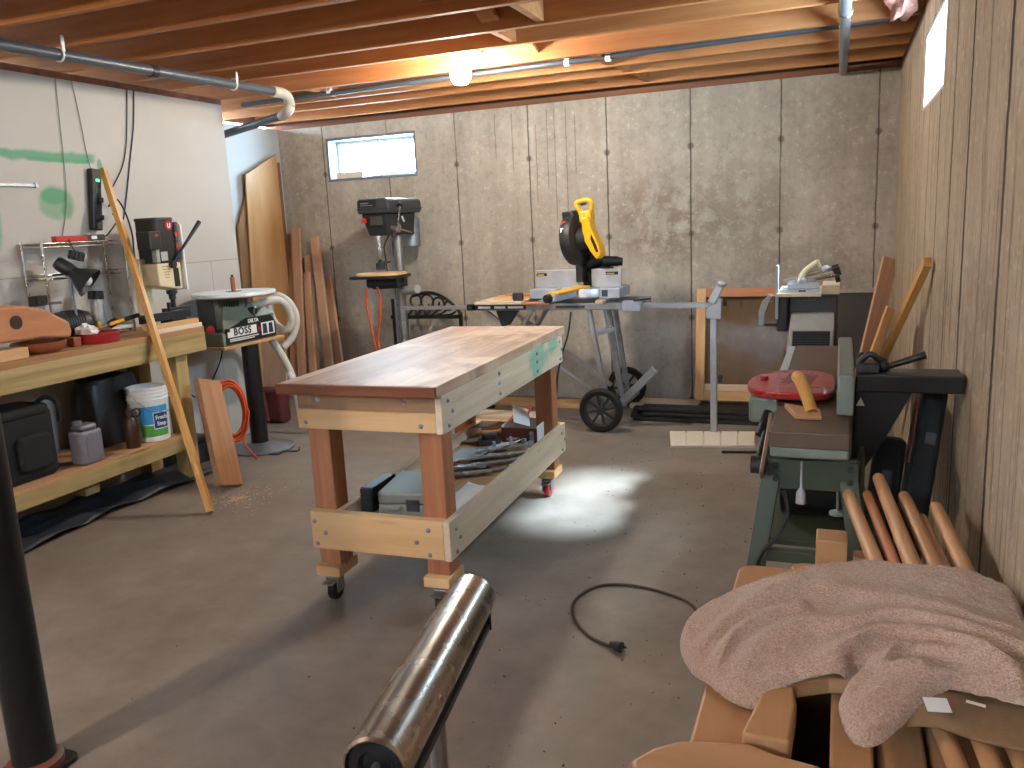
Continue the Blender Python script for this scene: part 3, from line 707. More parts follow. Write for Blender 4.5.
# the bench and what lies on it, turned slightly off the room's axis and set to its true size on the floor
camP = V((0, 0, 1.385)); KB = 1.385/1.425
TB = Matrix.Translation(camP) @ Matrix.Scale(KB, 4) @ Matrix.Translation(-camP) @ Matrix.Translation((-1.62, 3.3, 0)) @ Matrix.Rotation(R(1.8), 4, 'Z') @ Matrix.Translation((1.62, -3.3, 0))
bpy.context.view_layer.update()
for q in [x for x in bpy.data.objects if x not in bench_before and x.parent is None]:
    q.matrix_world = TB @ q.matrix_world

# ------------------------------------------------------------------ bench along the white wall
bt = thing('wall_workbench', 'long lumber workbench with a lower shelf against the white wall', 'workbench', (-3.65, 2.6, 0))
BX0, BX1, BY0, BY1, BZ = -3.885, -3.43, .9, 3.81, .881
obj('worktop', MB().box((BX0, BY0, BZ-.03), (BX1-.002, BY1, BZ)), M['wallbenchtop'], bt, .002)
obj('apron', MB().box((BX1-.04, BY0, .74), (BX1, BY1, BZ-.0302)), M['treated']['y'], bt, .004)
obj('apron', MB().box((BX0, BY1-.038, .74), (BX1-.041, BY1, BZ-.0302)), M['treated']['x'], bt, .004)
obj('apron', MB().box((BX0, BY0, .74), (BX0+.038, BY1-.039, BZ-.0302)), M['treated']['y'], bt, .004)
obj('shelf_rail', MB().box((BX1-.04, BY0, .205), (BX1, 3.565, .282)), M['treated']['y'], bt, .004)
obj('shelf_rail', MB().box((BX0, BY0, .205), (BX0+.038, 3.565, .282)), M['treated']['y'], bt, .004)
obj('shelf_board', MB().box((BX0, BY0, .2822), (BX1-.002, 3.56, .30)), M['shelf'], bt, .001)
for lx in (BX0+.04, BX1-.131):
    for ly in (BY0+.06, 3.60): obj('leg', MB().box((lx, ly, 0), (lx+.09, ly+.09, BZ-.031)), M['treated']['z'], bt, .004)
obj('shelf_support', MB().box((BX1-.2, 2.95, .12), (BX1-.11, 3.04, .205)), M['treated']['x'], bt, .003)
ZT = BZ + .0005
# small block, big shaped blank, turned bowl, red lid
t = obj('wood_block', MB().box((-3.58, 2.50, ZT), (-3.46, 2.70, ZT+.05)), M['pine']['y'], None, .003); setp(t, 'small pale wood block at the near end of the wall workbench', 'block')
b = MB(); poly = [(2.28, .095), (2.28, .235), (2.40, .245), (2.60, .243), (2.72, .238), (2.84, .205), (2.955, .135), (2.965, .09), (2.955, .055), (2.80, .075), (2.60, .08), (2.45, .08)]
b.prism(poly, .13, Matrix(((0,0,1,-3.61),(1,0,0,0),(0,1,0,ZT),(0,0,0,1))))
t = thing('planer_body', 'big orange wood tool body with a round hole resting on the turned bowl', 'wooden tool', (-3.545, 2.65, ZT+.055))
obj('body', b, M['orangewood']['y'], t, .012, 30)
obj('hole_liner', MB().cyl((-3.483, 2.675, ZT+.165), (-3.4785, 2.675, ZT+.165), .032), M['brown'], t, 0, 40)
obj('support_foot', MB().box((-3.60, 2.30, ZT), (-3.50, 2.40, ZT+.095)), M['orangewood']['y'], t, .004)
t = thing('turned_bowl', 'low dark copper brown turned wood bowl under the orange wood body', 'bowl', (-3.56, 2.86, ZT))
obj('bowl', MB().lathe([(.0, 0), (.085, 0), (.105, .01), (.118, .03), (.122, .05), (.115, .052), (.105, .03), (.0, .02)], (-3.57, 2.845, ZT)), M['copper'], t, 0, 50)
t = obj('wood_offcut', MB().box((-3.575, 3.005, ZT), (-3.53, 3.05, ZT+.045)), M['copper'], None, .003); setp(t, 'small reddish offcut between the bowl and the red tin lid', 'offcut')
t = thing('tin_lid', 'round shallow red tin at the front edge of the wall workbench', 'tin', (-3.585, 3.16, ZT))
obj('pan', MB().lathe([(.0, 0), (.1, 0), (.104, .004), (.106, .05), (.104, .05), (.1, .006), (0, .005)], (-3.555, 3.175, ZT)), M['red'], t, 0, 50)
obj('rim', MB().torus((-3.555, 3.175, ZT+.05), (0, 0, 1), .106, .003, 40, 6), M['red'], t, 0, 50)
b = MB(); b.sphere((-3.60, 3.15, ZT+.058), .05, 18, (1, 1, .7)); rr = random.Random(5)
b.v = [p + V((rr.uniform(-.014, .014), rr.uniform(-.014, .014), rr.uniform(-.01, .01))) for p in b.v]
t = obj('crumpled_paper', b, M['paper']); setp(t, 'crumpled white paper lying in the red tin', 'paper')

# bench grinder like motor behind the bowl
t = thing('bench_motor', 'dark grey finned electric motor standing behind the red tin', 'motor', (-3.74, 3.17, ZT))
F_ = V((-.0, 1, 0))
obj('housing', MB().lathe([(.0, -.10), (.05, -.10), (.066, -.085), (.07, -.05), (.07, .06), (.06, .09), (.0, .1)], (-3.75, 3.19, ZT+.09), (.25, 1, 0)), M['charcoal'], t, 0, 40)
b = MB()
for k in range(7): b.torus(V((-3.75, 3.19, ZT+.09)) + V((.25, 1, 0)).normalized()*(-.03+.013*k), (.25, 1, 0), .071, .003, 28, 6)
obj('cooling_fins', b, M['castblack'], t, 0, 40)
obj('foot', MB().box((-3.80, 3.13, ZT), (-3.70, 3.25, ZT+.03)), M['castblack'], t, .003)
# dark faceted clamp knob tool
def star_knob(o_, c, axis, r, h, m, parent, name='knob'):
    F = frame(axis).to_3x3(); pr = [(r*(1 + .14*cos(7*a)) * cos(a), r*(1 + .14*cos(7*a))*sin(a)) for a in [2*pi*k/56 for k in range(56)]]
    Mt = Matrix.Translation(c) @ F.to_4x4()
    return obj(name, MB().prism(pr, h, Mt), m, parent, .004)
t = thing('bench_clamp', 'clamp with a black star knob standing left of the black lamp', 'clamp', (-3.76, 3.03, ZT))
obj('post', MB().cyl((-3.76, 3.03, ZT), (-3.76, 3.03, ZT+.2), .012), M['galv'], t, 0, 40)
obj('base', MB().cyl((-3.76, 3.03, ZT), (-3.76, 3.03, ZT+.06), .035), M['galv'], t, 0, 40)
obj('sleeve', MB().cyl((-3.76, 3.03, ZT+.14), (-3.76, 3.03, ZT+.205), .026), M['galv'], t, 0, 40)
star_knob(t, (-3.76, 3.03, ZT+.205), (0, 0, 1), .038, .05, M['black'], t)
obj('lever', MB().cyl((-3.76, 3.03, ZT+.215), (-3.71, 3.12, ZT+.21), .007), M['galv'], t, 0, 40)
# wire rack
t = thing('wire_rack', 'chrome wire shelf rack standing on the wall workbench', 'rack', (-3.82, 3.35, ZT))
ry_ = (3.08, 3.60); rx_ = (-3.885, -3.74); levels = (ZT+.012, ZT+.35, ZT+.51)
for x in rx_:
    for y in ry_: obj('post', MB().cyl((x, y, ZT), (x, y, ZT+.52), .007), M['chrome'], t, 0, 40)
for z in levels:
    b = MB().tube([(rx_[0], ry_[0], z), (rx_[1], ry_[0], z), (rx_[1], ry_[1], z), (rx_[0], ry_[1], z)], .004, 6, True)
    b.tube([(rx_[0], ry_[0], z-.02), (rx_[1], ry_[0], z-.02), (rx_[1], ry_[1], z-.02), (rx_[0], ry_[1], z-.02)], .003, 6, True)
    for k in range(1, 22):
        y = ry_[0] + (ry_[1]-ry_[0])*k/22; b.cyl((rx_[0], y, z), (rx_[1], y, z), .0018, n=6)
    obj('wire_shelf', b, M['chrome'], t, 0, 60)
t = thing('power_bar', 'red power bar lying on top of the wire rack', 'power strip', (-3.74, 3.30, ZT+.515))
obj('housing', MB().box((-3.775, 3.17, ZT+.5145), (-3.735, 3.46, ZT+.545)), M['redplastic'], t, .004)
obj('end_cap', MB().box((-3.777, 3.36, ZT+.5143), (-3.733, 3.475, ZT+.547)), M['black'], t, .004)
obj('sticker', MB().box((-3.7325, 3.385, ZT+.523), (-3.732, 3.42, ZT+.540)), M['white'], t)
obj('cord', MB().tube(spline([(-3.755, 3.475, ZT+.53), (-3.76, 3.52, ZT+.545), (-3.78, 3.60, ZT+.60), (-3.82, 3.66, ZT+.63), (-3.87, 3.675, ZT+.66)], 6), .004), M['cordblack'], t, 0, 60)
# black clamp lamp with a flared shade
t = thing('clamp_lamp', 'black gooseneck lamp with a flared shade in front of the wire rack', 'lamp', (-3.70, 3.17, ZT))
pC = V((-3.70, 3.19, ZT+.37)); ax = V((.66, .42, -.62)).normalized()
obj('socket', MB().lathe([(.0, -.075), (.03, -.075), (.036, -.06), (.036, .0), (.028, .02), (.0, .02)], pC, ax), M['black'], t, 0, 40)
obj('shade', MB().lathe([(.03, .0), (.034, .03), (.055, .06), (.085, .115), (.083, .115), (.053, .06), (.031, .03), (.028, .0)], pC, ax, cap=False), M['black'], t, 0, 40)
obj('bulb', MB().sphere(pC + ax*.09, .03), M['white'], t, 0, 60)
star_knob(t, pC + V((0, .045, .05)), (0.1, .3, 1), .035, .045, M['black'], t, 'clamp_knob')
obj('stem', MB().tube(spline([(-3.70, 3.19, ZT+.01), (-3.70, 3.19, ZT+.15), (-3.70, 3.185, ZT+.26), pC], 6), .007), M['galv'], t, 0, 60)
obj('base', MB().lathe([(.0, 0), (.05, 0), (.05, .008), (.012, .02), (0, .02)], (-3.70, 3.19, ZT)), M['galv'], t, 0, 40)
obj('cord', MB().tube(spline([pC + V((0, .05, .09)), pC + V((.0, .03, .13)), pC + V((-.04, .06, .155)), pC + V((-.06, .12, .15))], 6), .0035), M['cordblack'], t, 0, 60)
# spray bottle / trigger sprayer with yellow collar
t = thing('router_tool', 'small upright trim tool with a black top and yellow clips right of the lamp', 'power tool', (-3.72, 3.345, ZT))
cB = V((-3.72, 3.345, ZT))
obj('body', MB().lathe([(.0, .0), (.038, .0), (.042, .02), (.042, .08), (.036, .12), (.030, .19), (.026, .21), (.0, .21)], cB), M['greymetal'], t, 0, 40)
star_knob(t, cB + V((0, 0, .205)), (0, .1, 1), .036, .045, M['black'], t, 'top_cap')
for dy, dz in ((-.03, .06), (.035, .03)): obj('clip', MB().sphere(cB + V((.03, dy, dz)), .02, 12, (.7, .7, 1.6)), M['yellow'], t, 0, 60)
obj('grip', MB().lathe([(.0, 0), (.02, 0), (.022, .03), (.018, .05), (0, .05)], cB + V((.035, .03, .06)), (.3, .2, .2)), M['castblack'], t, 0, 40)
t = obj('plastic_tray', MB().prism(rrect(.11, .22, .03), .012, Matrix.Translation((-3.80, 3.52, ZT+.021))).prism(rrect(.09, .2, .03), .018, Matrix.Translation((-3.80, 3.52, ZT+.018-.0))), M['white'], None, .004)
setp(t, 'white plastic tray on the bottom level of the wire rack', 'tray')
# yellow and black knife handle
t = thing('utility_knife', 'yellow and black handled knife lying in front of the mortiser', 'knife', (-3.545, 3.33, ZT))
obj('handle', MB().beam((-3.60, 3.30, ZT+.075), (-3.56, 3.42, ZT+.10), .022, .018), M['yellow'], t, .005)
obj('grip', MB().beam((-3.575, 3.375, ZT+.091), (-3.545, 3.455, ZT+.108), .028, .022), M['black'], t, .005)
obj('blade', MB().beam((-3.63, 3.21, ZT+.057), (-3.60, 3.30, ZT+.075), .014, .003), M['steel'], t)

# ------------------------------------------------------------------ mortiser on the bench end
MOX, MOY = .075, .09
mo = thing('benchtop_mortiser', 'black and cream benchtop mortiser with a long black lever', 'mortiser', (-3.72, 3.72, ZT))
cx, cy = -3.73, 3.83   # head centre
cy = 3.70
obj('base', MB().box((-3.80, 3.545, ZT), (-3.57, 3.70, ZT+.025)), M['cream'], mo, .006)
obj('column', MB().box((-3.80, 3.53, ZT+.025), (-3.74, 3.60, ZT+.40)), M['cream'], mo, .008)
hd = [(3.55, .37), (3.55, .245), (3.60, .235), (3.71, .215), (3.73, .225), (3.73, .372)]
obj('head', MB().prism(hd, .17, Matrix(((0,0,1,-3.80),(1,0,0,0),(0,1,0,ZT),(0,0,0,1)))), M['cream'], mo, .008)
obj('motor', MB().prism(rrect(.16, .155, .03), .245, Matrix.Translation((-3.715, 3.65, ZT+.372))), M['black'], mo, .006)
obj('motor_cap', MB().prism(rrect(.165, .16, .03), .02, Matrix.Translation((-3.715, 3.65, ZT+.605))), M['charcoal'], mo, .006)
obj('switch_box', MB().box((-3.70, 3.49, ZT+.45), (-3.60, 3.572, ZT+.55)), M['black'], mo, .006)
obj('capacitor', MB().box((-3.66, 3.55, ZT+.375), (-3.625, 3.575, ZT+.45)), M['greymetal'], mo, .003)
obj('rating_plate', MB().box((-3.634, 3.59, ZT+.385), (-3.632, 3.64, ZT+.435)), M['silver'], mo)
obj('vent_panel', MB().box((-3.6295, 3.665, ZT+.235), (-3.627, 3.705, ZT+.34)), M['ink'], mo)
obj('grille', MB().box((-3.6295, 3.58, ZT+.35), (-3.6285, 3.65, ZT+.353)).box((-3.6295, 3.585, ZT+.335), (-3.6285, 3.645, ZT+.338)).box((-3.6295, 3.59, ZT+.32), (-3.6285, 3.64, ZT+.323)).box((-3.6295, 3.595, ZT+.305), (-3.6285, 3.635, ZT+.308)).box((-3.6295, 3.6, ZT+.29), (-3.6285, 3.63, ZT+.293)), M['brown'], mo)
obj('side_shield', MB().prism([(-3.80, .21), (-3.61, .21), (-3.61, .58), (-3.63, .60), (-3.80, .60)], .012, Matrix(((1,0,0,0),(0,0,-1,3.751),(0,1,0,ZT),(0,0,0,1)))), M['white'], mo, .004)
for i, (z, c) in enumerate(((.57, 'labelnavy'), (.535, 'redplastic'), (.50, 'labelnavy'), (.465, 'redplastic'), (.43, 'labelnavy'), (.395, 'labelnavy'))):
    obj('sticker', MB().box((-3.6325, 3.715-.002*(i % 2), ZT+z-.016), (-3.6315, 3.731, ZT+z+.010)), M[c], mo)
textmesh('logo', 'U', .034, Matrix(((0,0,1,-3.6318),(1,0,0,3.675),(0,1,0,ZT+.578),(0,0,0,1))), M['white'], mo, bold=.002)
obj('logo_disc', MB().cyl((-3.635, 3.675, ZT+.58), (-3.632, 3.675, ZT+.58), .027), M['red'], mo, 0, 40)
obj('warning_sticker', MB().box((-3.5995, 3.53, ZT+.52), (-3.599, 3.552, ZT+.535)), M['redplastic'], mo)
obj('lever', MB().tube([(-3.62, 3.66, ZT+.37), (-3.60, 3.74, ZT+.46), (-3.575, 3.86, ZT+.595)], [.007, .008, .013], 12), M['black'], mo, 0, 40)
obj('lever_hub', MB().cyl((-3.63, 3.655, ZT+.36), (-3.605, 3.655, ZT+.36), .02), M['castblack'], mo, 0, 40)
obj('quill', MB().lathe([(.0, 0), (.014, 0), (.014, .05), (.02, .055), (.02, .08), (.03, .085), (.03, .105), (0, .105)], (-3.66, 3.665, ZT+.11)), M['castblack'], mo, 0, 40)
obj('chisel', MB().box((-3.664, 3.661, ZT+.05), (-3.656, 3.669, ZT+.11)), M['steel'], mo)
obj('hold_down', MB().box((-3.65, 3.58, ZT+.105), (-3.61, 3.75, ZT+.117)).cyl((-3.63, 3.60, ZT+.09), (-3.63, 3.60, ZT+.15), .012).box((-3.64, 3.55, ZT+.06), (-3.62, 3.575, ZT+.12)), M['castblack'], mo, .002)
obj('fence', MB().box((-3.585, 3.32, ZT+.06), (-3.57, 3.70, ZT+.105)), M['castblack'], mo, .002)
obj('fence_bracket', MB().box((-3.66, 3.55, ZT+.026), (-3.57, 3.66, ZT+.06)), M['castblack'], mo, .003)
obj('feed_handle', MB().cyl((-3.55, 3.29, ZT+.105), (-3.575, 3.36, ZT+.085), .007), M['black'], mo, 0, 40)
mo.location.x += MOX; mo.location.y += MOY
t = obj('wood_strip', MB().box((-3.475, 3.40, ZT+.024), (-3.445, 3.79, ZT+.05)), M['pine']['y'], None, .002); setp(t, 'pale wood strip with an orange edge lying below the mortiser fence', 'board')
t = obj('wood_offcut', MB().box((-3.485, 3.44, ZT), (-3.433, 3.80, ZT+.0235)), M['pale']['y'], None, .002); setp(t, 'flat pale board under the wood strip at the end of the wall workbench', 'board')

# ------------------------------------------------------------------ on the lower shelf of the wall bench (z = .30)
ZL = .3005
t = thing('tool_bag', 'large black tool bag at the near end of the lower shelf', 'bag', (-3.66, 2.62, ZL))
b = MB().prism(rrect(.22, .42, .05), .33, Matrix.Translation((-3.60, 2.60, ZL)))
obj('body', b, M['caseblack'], t, .03, 50, seg=4)
obj('flap', MB().prism(rrect(.235, .34, .06), .05, Matrix.Translation((-3.60, 2.63, ZL+.30))), M['caseblack'], t, .02, 50, seg=4)
obj('handle', MB().tube(spline([(-3.55, 2.74, ZL+.34), (-3.53, 2.80, ZL+.37), (-3.52, 2.85, ZL+.33), (-3.52, 2.85, ZL+.24)], 6), .011), M['caseblack'], t, 0, 60)
obj('pocket', MB().prism(rrect(.17, .17, .03), .035, Matrix(((0,0,1,-3.49),(1,0,0,2.66),(0,1,0,ZL+.14),(0,0,0,1)))), M['caseblack'], t, .015, 50, seg=3)
t = thing('tool_bag', 'smaller black bag behind the large black tool bag on the lower shelf', 'bag', (-3.8, 2.56, ZL))
obj('body', MB().prism(rrect(.13, .30, .04), .37, Matrix.Translation((-3.795, 2.50, ZL))), M['caseblack'], t, .03, 50, seg=4)
t = thing('plastic_jug', 'grey plastic jug right of the black tool bag on the lower shelf', 'jug', (-3.52, 2.985, ZL))
obj('body', MB().prism(rrect(.10, .135, .025), .17, Matrix.Translation((-3.50, 2.965, ZL))).prism(rrect(.08, .10, .02), .03, Matrix.Translation((-3.50, 2.965, ZL+.17))), M['jug'], t, .015, 50, seg=3)
obj('cap', MB().cyl((-3.50, 2.93, ZL+.20), (-3.50, 2.93, ZL+.222), .022), M['jug'], t, .003, 40)
obj('recessed_panel', MB().prism(rrect(.085, .12, .02), .004, Matrix(((0,0,1,-3.45),(1,0,0,2.965),(0,1,0,ZL+.085),(0,0,0,1)))), M['jug'], t, .002)
t = thing('glue_bottle', 'dark brown bottle standing in front of the white bucket', 'bottle', (-3.50, 3.255, ZL))
obj('body', MB().lathe([(.0, 0), (.036, 0), (.038, .01), (.038, .12), (.03, .15), (.016, .165), (.016, .18), (0, .18)], (-3.50, 3.255, ZL)), M['brown'], t, 0, 40)
obj('cap', MB().lathe([(.018, .175), (.018, .205), (.008, .215), (.006, .235), (0, .235)], (-3.50, 3.255, ZL)), M['brown'], t, 0, 40)
obj('ring_handle', MB().torus((-3.475, 3.275, ZL+.185), (1, -.3, 0), .022, .004, 20, 6), M['castblack'], t, 0, 40)
bk = thing('plastic_bucket', 'white plastic bucket with a blue and green label on the lower shelf', 'bucket', (-3.57, 3.43, ZL))
bc = V((-3.535, 3.425, ZL))
obj('pail', MB().lathe([(.0, 0), (.088, 0), (.093, .004), (.104, .22), (.106, .225), (.104, .30), (.101, .30), (.1, .22), (.088, .006), (.0, .006)], bc, n=48), M['white'], bk, 0, 40)
b = MB()
for z, r in ((.235, .107), (.255, .1075), (.275, .108), (.295, .109)): b.torus(bc + V((0, 0, z)), (0, 0, 1), r, .0035, 48, 6)
obj('ribs', b, M['white'], bk, 0, 60)
def on_bucket(a, z, off=.0012):
    r = .093 + (.104-.093)*(z/.22) + off
    return bc + V((r*cos(a), r*sin(a), z))
def patch(a0, a1, z0, z1, off, top=None):
    def fn(u, v):
        a = R(a0 + (a1-a0)*u); zt = z1 if top is None else z1 + top(u)
        return on_bucket(a, z0 + (zt-z0)*v, off)
    return MB().grid(fn, 16, 6)
obj('label_top', patch(-75, 15, .10, .20, .001), M['labelblue'], bk, 0, 60)
obj('label_bottom', patch(-75, 15, .03, .099, .001, lambda u: -.02*u), M['labelgreen'], bk, 0, 60)
obj('label_box', patch(-36, 14, .07, .165, .002), M['white'], bk, 0, 60)
obj('label_panel', patch(-34, 12, .075, .16, .003), M['labelnavy'], bk, 0, 60)
aa = R(-12); nrm = V((cos(aa), sin(aa), 0)); tx = V((-sin(aa), cos(aa), 0))
for s, z in (('Fresh', .134), ('Step', .10)):
    p = on_bucket(aa, z, .0045)
    Mt = Matrix.Translation(p) @ Matrix((tx, V((0,0,1)), nrm)).transposed().to_4x4()
    textmesh('lettering', s, .031, Mt, M['white'], bk, bold=.0006)
obj('bail', MB().tube(spline([bc + V((-.02, -.105, .27)), bc + V((.07, -.09, .20)), bc + V((.115, .0, .16)), bc + V((.08, .085, .19)), bc + V((-.01, .107, .27))], 8), .0022, 6), M['steel'], bk, 0, 60)
t = thing('storage_bin', 'dark brown paper sack with a slumped top behind the bucket', 'sack', (-3.74, 3.34, ZL))
def sack(u, v):
    a = 2*pi*u; r = 1 + .06*sin(3*a+5*v) + .03*sin(7*a); q = abs(cos(a))**.5*math.copysign(1, cos(a)), abs(sin(a))**.5*math.copysign(1, sin(a))
    k = 1 - .25*max(0, v-.75)*4*.5
    return V((-3.735 + .085*q[0]*r*k, 3.33 + .17*q[1]*r*k, ZL + .36*v + .02*sin(2*a)*v))
b = MB().grid(sack, 40, 14); obj('sack', b, M['charcoal'], t, 0, 60)
obj('sack_top', MB().sphere((-3.735, 3.335, ZL+.345), .1, 20, (.75, 1.45, .45)), M['charcoal'], t, 0, 60)

# floor under and beside the bench
t = thing('folded_tarp', 'crumpled blue-grey tarp on the floor under the wall workbench', 'tarp', (-3.7, 3.3, 0))
rr = random.Random(11)
o = obj('tarp', MB().grid(lambda u, v: V((-3.82 + .36*v + .02*sin(9*u), 2.3 + 1.5*u, .012 + .03*(sin(7*u+3*v)**2)*(1-abs(2*v-1)) + .025*abs(sin(13*u-5*v)))), 40, 14), M['tarp'], t, 0, 60)
s_ = o.modifiers.new('thickness', 'SOLIDIFY'); s_.thickness = .004
t = thing('equipment_case', 'low dark case on the floor behind the end leg of the wall workbench', 'case', (-3.66, 3.98, 0))
obj('body', MB().box((-3.87, 3.80, .0), (-3.68, 4.02, .13)), M['charcoal'], t, .012)
obj('lid', MB().box((-3.874, 3.796, .131), (-3.676, 4.024, .17)), M['black'], t, .012)
# coiled cables hanging at the bench end
def coil(name, label, cat, c, Rr, r, turns, m, tilt, squash=1.5, tail=None, seed=0):
    rr = random.Random(seed); pts = []
    F = frame(tilt).to_3x3()
    for i in range(turns*18+1):
        a = 2*pi*i/18; k = i/(turns*18)
        q = Rr*(1 + .12*sin(a*.37 + seed) + rr.uniform(-.015, .015))
        pts.append(V(c) + F @ V((q*cos(a), q*squash*sin(a), (k-.5)*r*turns*.9 + .3*r*sin(a*2.3))))
    if tail: pts += [V(p) for p in tail]
    o = obj(name, MB().tube(spline(pts, 2), r, 6), m, None, 0, 60); return setp(o, label, cat)
coil('extension_cable', 'orange extension cord coiled on a hook at the end of the wall workbench', 'extension cord', (-3.47, 4.0, .33), .085, .0075, 8, M['orange'], (.75, -.6, .1), 2.0, [(-3.43, 4.03, .14), (-3.40, 4.06, .05), (-3.38, 4.08, .009)], 2)
coil('electric_cable', 'black cable coil hanging beside the orange extension cord', 'cable', (-3.56, 3.93, .44), .06, .007, 6, M['cordblack'], (.75, -.6, .15), 1.35, None, 4)
def cord(name, label, pts, r, m, cat='cord', n=8):
    o = obj(name, MB().tube(spline(pts, n), r, 8), m, None, 0, 60); return setp(o, label, cat)
cord('electric_cable', 'thin black cable hanging from the bench end behind the leaning stick', [(-3.62, 3.775, .74), (-3.60, 3.80, .62), (-3.62, 3.79, .52), (-3.56, 3.81, .45)], .005, M['cordblack'])

# leaning stick and short board at the bench front
stick_foot, stick_top = V((-2.955, 3.17, 0.012)), V((-3.872, 3.655, 1.785))
plank('long_stick', stick_foot, stick_top, .045, .028, M['stick'], 'long narrow yellow stick leaning across the wall workbench to the white wall', 'stick', up=(1, .3, 0))
plank('leaning_board', (-3.135, 3.535, .02), (-3.375, 3.72, .575), .165, .04, M['cedar'], 'short wide reddish board leaning on the end of the wall workbench', 'board', up=(-1, .25, .5))

# ------------------------------------------------------------------ on the white wall
t = thing('power_strip', 'black power strip with a green light hung on the white wall', 'power strip', (-3.9, 3.62, 1.45))
Mt = Matrix.Translation((-3.898, 3.575, 1.62)) @ Euler((R(-7), 0, 0)).to_matrix().to_4x4()
obj('housing', MB().mbox((.04, .062, .335), Mt @ Matrix.Translation((.021, 0, 0))), M['black'], t, .006)
for k in range(5):
    c = obj('socket', MB().mbox((.004, .036, .034), Mt @ Matrix.Translation((.042, .004, .045-.048*k))), M['charcoal'], t, .002)
    if k in (1, 3): obj('plug', MB().mbox((.025, .03, .028), Mt @ Matrix.Translation((.055, .004, .045-.048*k))), M['cordblack'], t, .005)
obj('indicator_switch', MB().mbox((.006, .022, .014), Mt @ Matrix.Translation((.043, .004, .105))), M['green_led'], t, .001)
W_ = -3.893
cord('electric_cable', 'pale grey cord hanging down the white wall, left of the pair', [(W_, 3.444, 2.249), (W_, 3.43, 2.0), (W_, 3.42, 1.8), (W_, 3.40, 1.6), (W_, 3.35, 1.45), (W_-.0, 3.33, 1.41)], .0026, M['cordgrey'])
cord('electric_cable', 'pale grey cord running from the ceiling to the power strip', [(W_, 3.545, 2.249), (W_, 3.565, 2.05), (W_, 3.575, 1.9), (W_, 3.59, 1.79)], .0026, M['cordgrey'])
cord('electric_cable', 'dark cord hanging from the ceiling and bending to the stick top', [(W_, 3.926, 2.249), (W_, 3.90, 2.1), (W_, 3.865, 1.93), (W_, 3.81, 1.80), (W_, 3.715, 1.68)], .0032, M['cordbrown'])
cord('electric_cable', 'dark cord hanging from the ceiling down to the mortiser, right of the other', [(W_, 3.977, 2.249), (W_, 3.94, 2.05), (W_, 3.88, 1.85), (W_, 3.82, 1.65), (W_, 3.775, 1.52), (W_+.01, 3.745, 1.49)], .0038, M['cordblack'])
cord('electric_cable', 'black cord looping behind the leaning stick from the power strip to the mortiser', [(-3.845, 3.63, 1.58), (-3.83, 3.68, 1.62), (-3.84, 3.74, 1.55), (-3.86, 3.79, 1.42), (-3.865, 3.79, 1.3), (-3.868, 3.80, 1.1)], .005, M['cordblack'])
t = thing('wall_bracket', 'short grey metal strip screwed to the white wall below the green paint', 'bracket', (-3.9, 3.05, 1.69))
obj('channel', MB().box((-3.8995, 2.3, 1.682), (-3.885, 3.232, 1.700)), M['galv'], t, .001)
obj('end_lip', MB().box((-3.8995, 3.215, 1.678), (-3.878, 3.234, 1.704)), M['galv'], t, .001)

# ------------------------------------------------------------------ spindle sander on its pedestal
rr_ = V((.77, .64, 0)); tt_ = V((.64, -.77, 0))
ct = V((-3.575, 4.27, 0))
def at(a, b, z): return ct + rr_*a + tt_*b + V((0, 0, z))
st = thing('pedestal_stand', 'black pedestal stand with a round grey foot under the spindle sander', 'stand', at(.06, 0, 0))
obj('foot', MB().lathe([(.0, 0), (.2, 0), (.2, .012), (.12, .03), (.07, .05), (0, .05)], at(.08, 0, 0), n=40), M['galv'], st, 0, 40)
obj('post', MB().cyl(at(.06, 0, .04), at(.06, 0, .70), .055, n=32), M['blackpaint'], st, 0, 40)
obj('plywood_top', MB().prism([(p.x, p.y) for p in (at(-.29, .09, 0), at(-.09, .235, 0), at(.29, -.17, 0), at(.10, -.33, 0), at(-.2, -.28, 0))], .018, Matrix.Translation((0, 0, .70))), M['ply'], st, .002)
sn = thing('spindle_sander', 'grey-green spindle sander with a round pale table and a black label', 'sander', at(0, 0, .7185))
pl5 = [(-.27, .075), (-.09, .21), (.245, -.15), (.08, -.29), (-.2, -.25)]
def ring5(z, k=1.0, o=(0, 0), pts=pl5): return [at(a*k + o[0], b*k + o[1], z) for a, b in pts]
obj('base', MB().rings([ring5(.7185), ring5(.80)]), M['green'], sn, .006)
up = [(-.085, .195), (.235, -.14), (.08, -.28), (-.19, -.24), (-.2, -.05), (-.1, .05)]
obj('housing', MB().rings([ring5(.80, 1, pts=up), ring5(.875, 1, pts=up), ring5(.955, .62, (-.02, -.03), up)]), M['green'], sn, .006)
cd = (-.075, -.105)
a0, a1 = R(-35), R(235)
F3 = [V((cos(a0 + (a1-a0)*k/40), sin(a0 + (a1-a0)*k/40), 0)) for k in range(41)]
obj('drum', MB().lathe([(.0, .80), (.155, .80), (.16, .99), (.15, 1.012), (0, 1.012)], (at(*cd, 0).x, at(*cd, 0).y, 0), n=48), M['charcoal'], sn, 0, 40)
dc = at(*cd, 0)
vis = MB()
dirc = tt_*.75 + rr_*.35; ang0 = math.atan2(dirc.y, dirc.x)
def dpan(u, v):
    a = ang0 - .75 + 1.25*u; return dc + V((.165*cos(a), .165*sin(a), .80 + .205*v))
o = obj('drum_panel', MB().grid(dpan, 20, 3), M['green'], sn, 0, 60)
s_ = o.modifiers.new('thickness', 'SOLIDIFY'); s_.thickness = .006
for k in range(9):
    a = ang0 - .55 + .085*k; p = dc + V((.172*cos(a), .172*sin(a), .965))
    obj('vent_slot', MB().mbox((.006, .005, .035), Matrix.Translation(p) @ Matrix.Rotation(a + pi/2, 4, 'Z')), M['ink'], sn)
ak = ang0 + .75
pk = dc + V((.16*cos(ak), .16*sin(ak), 0))
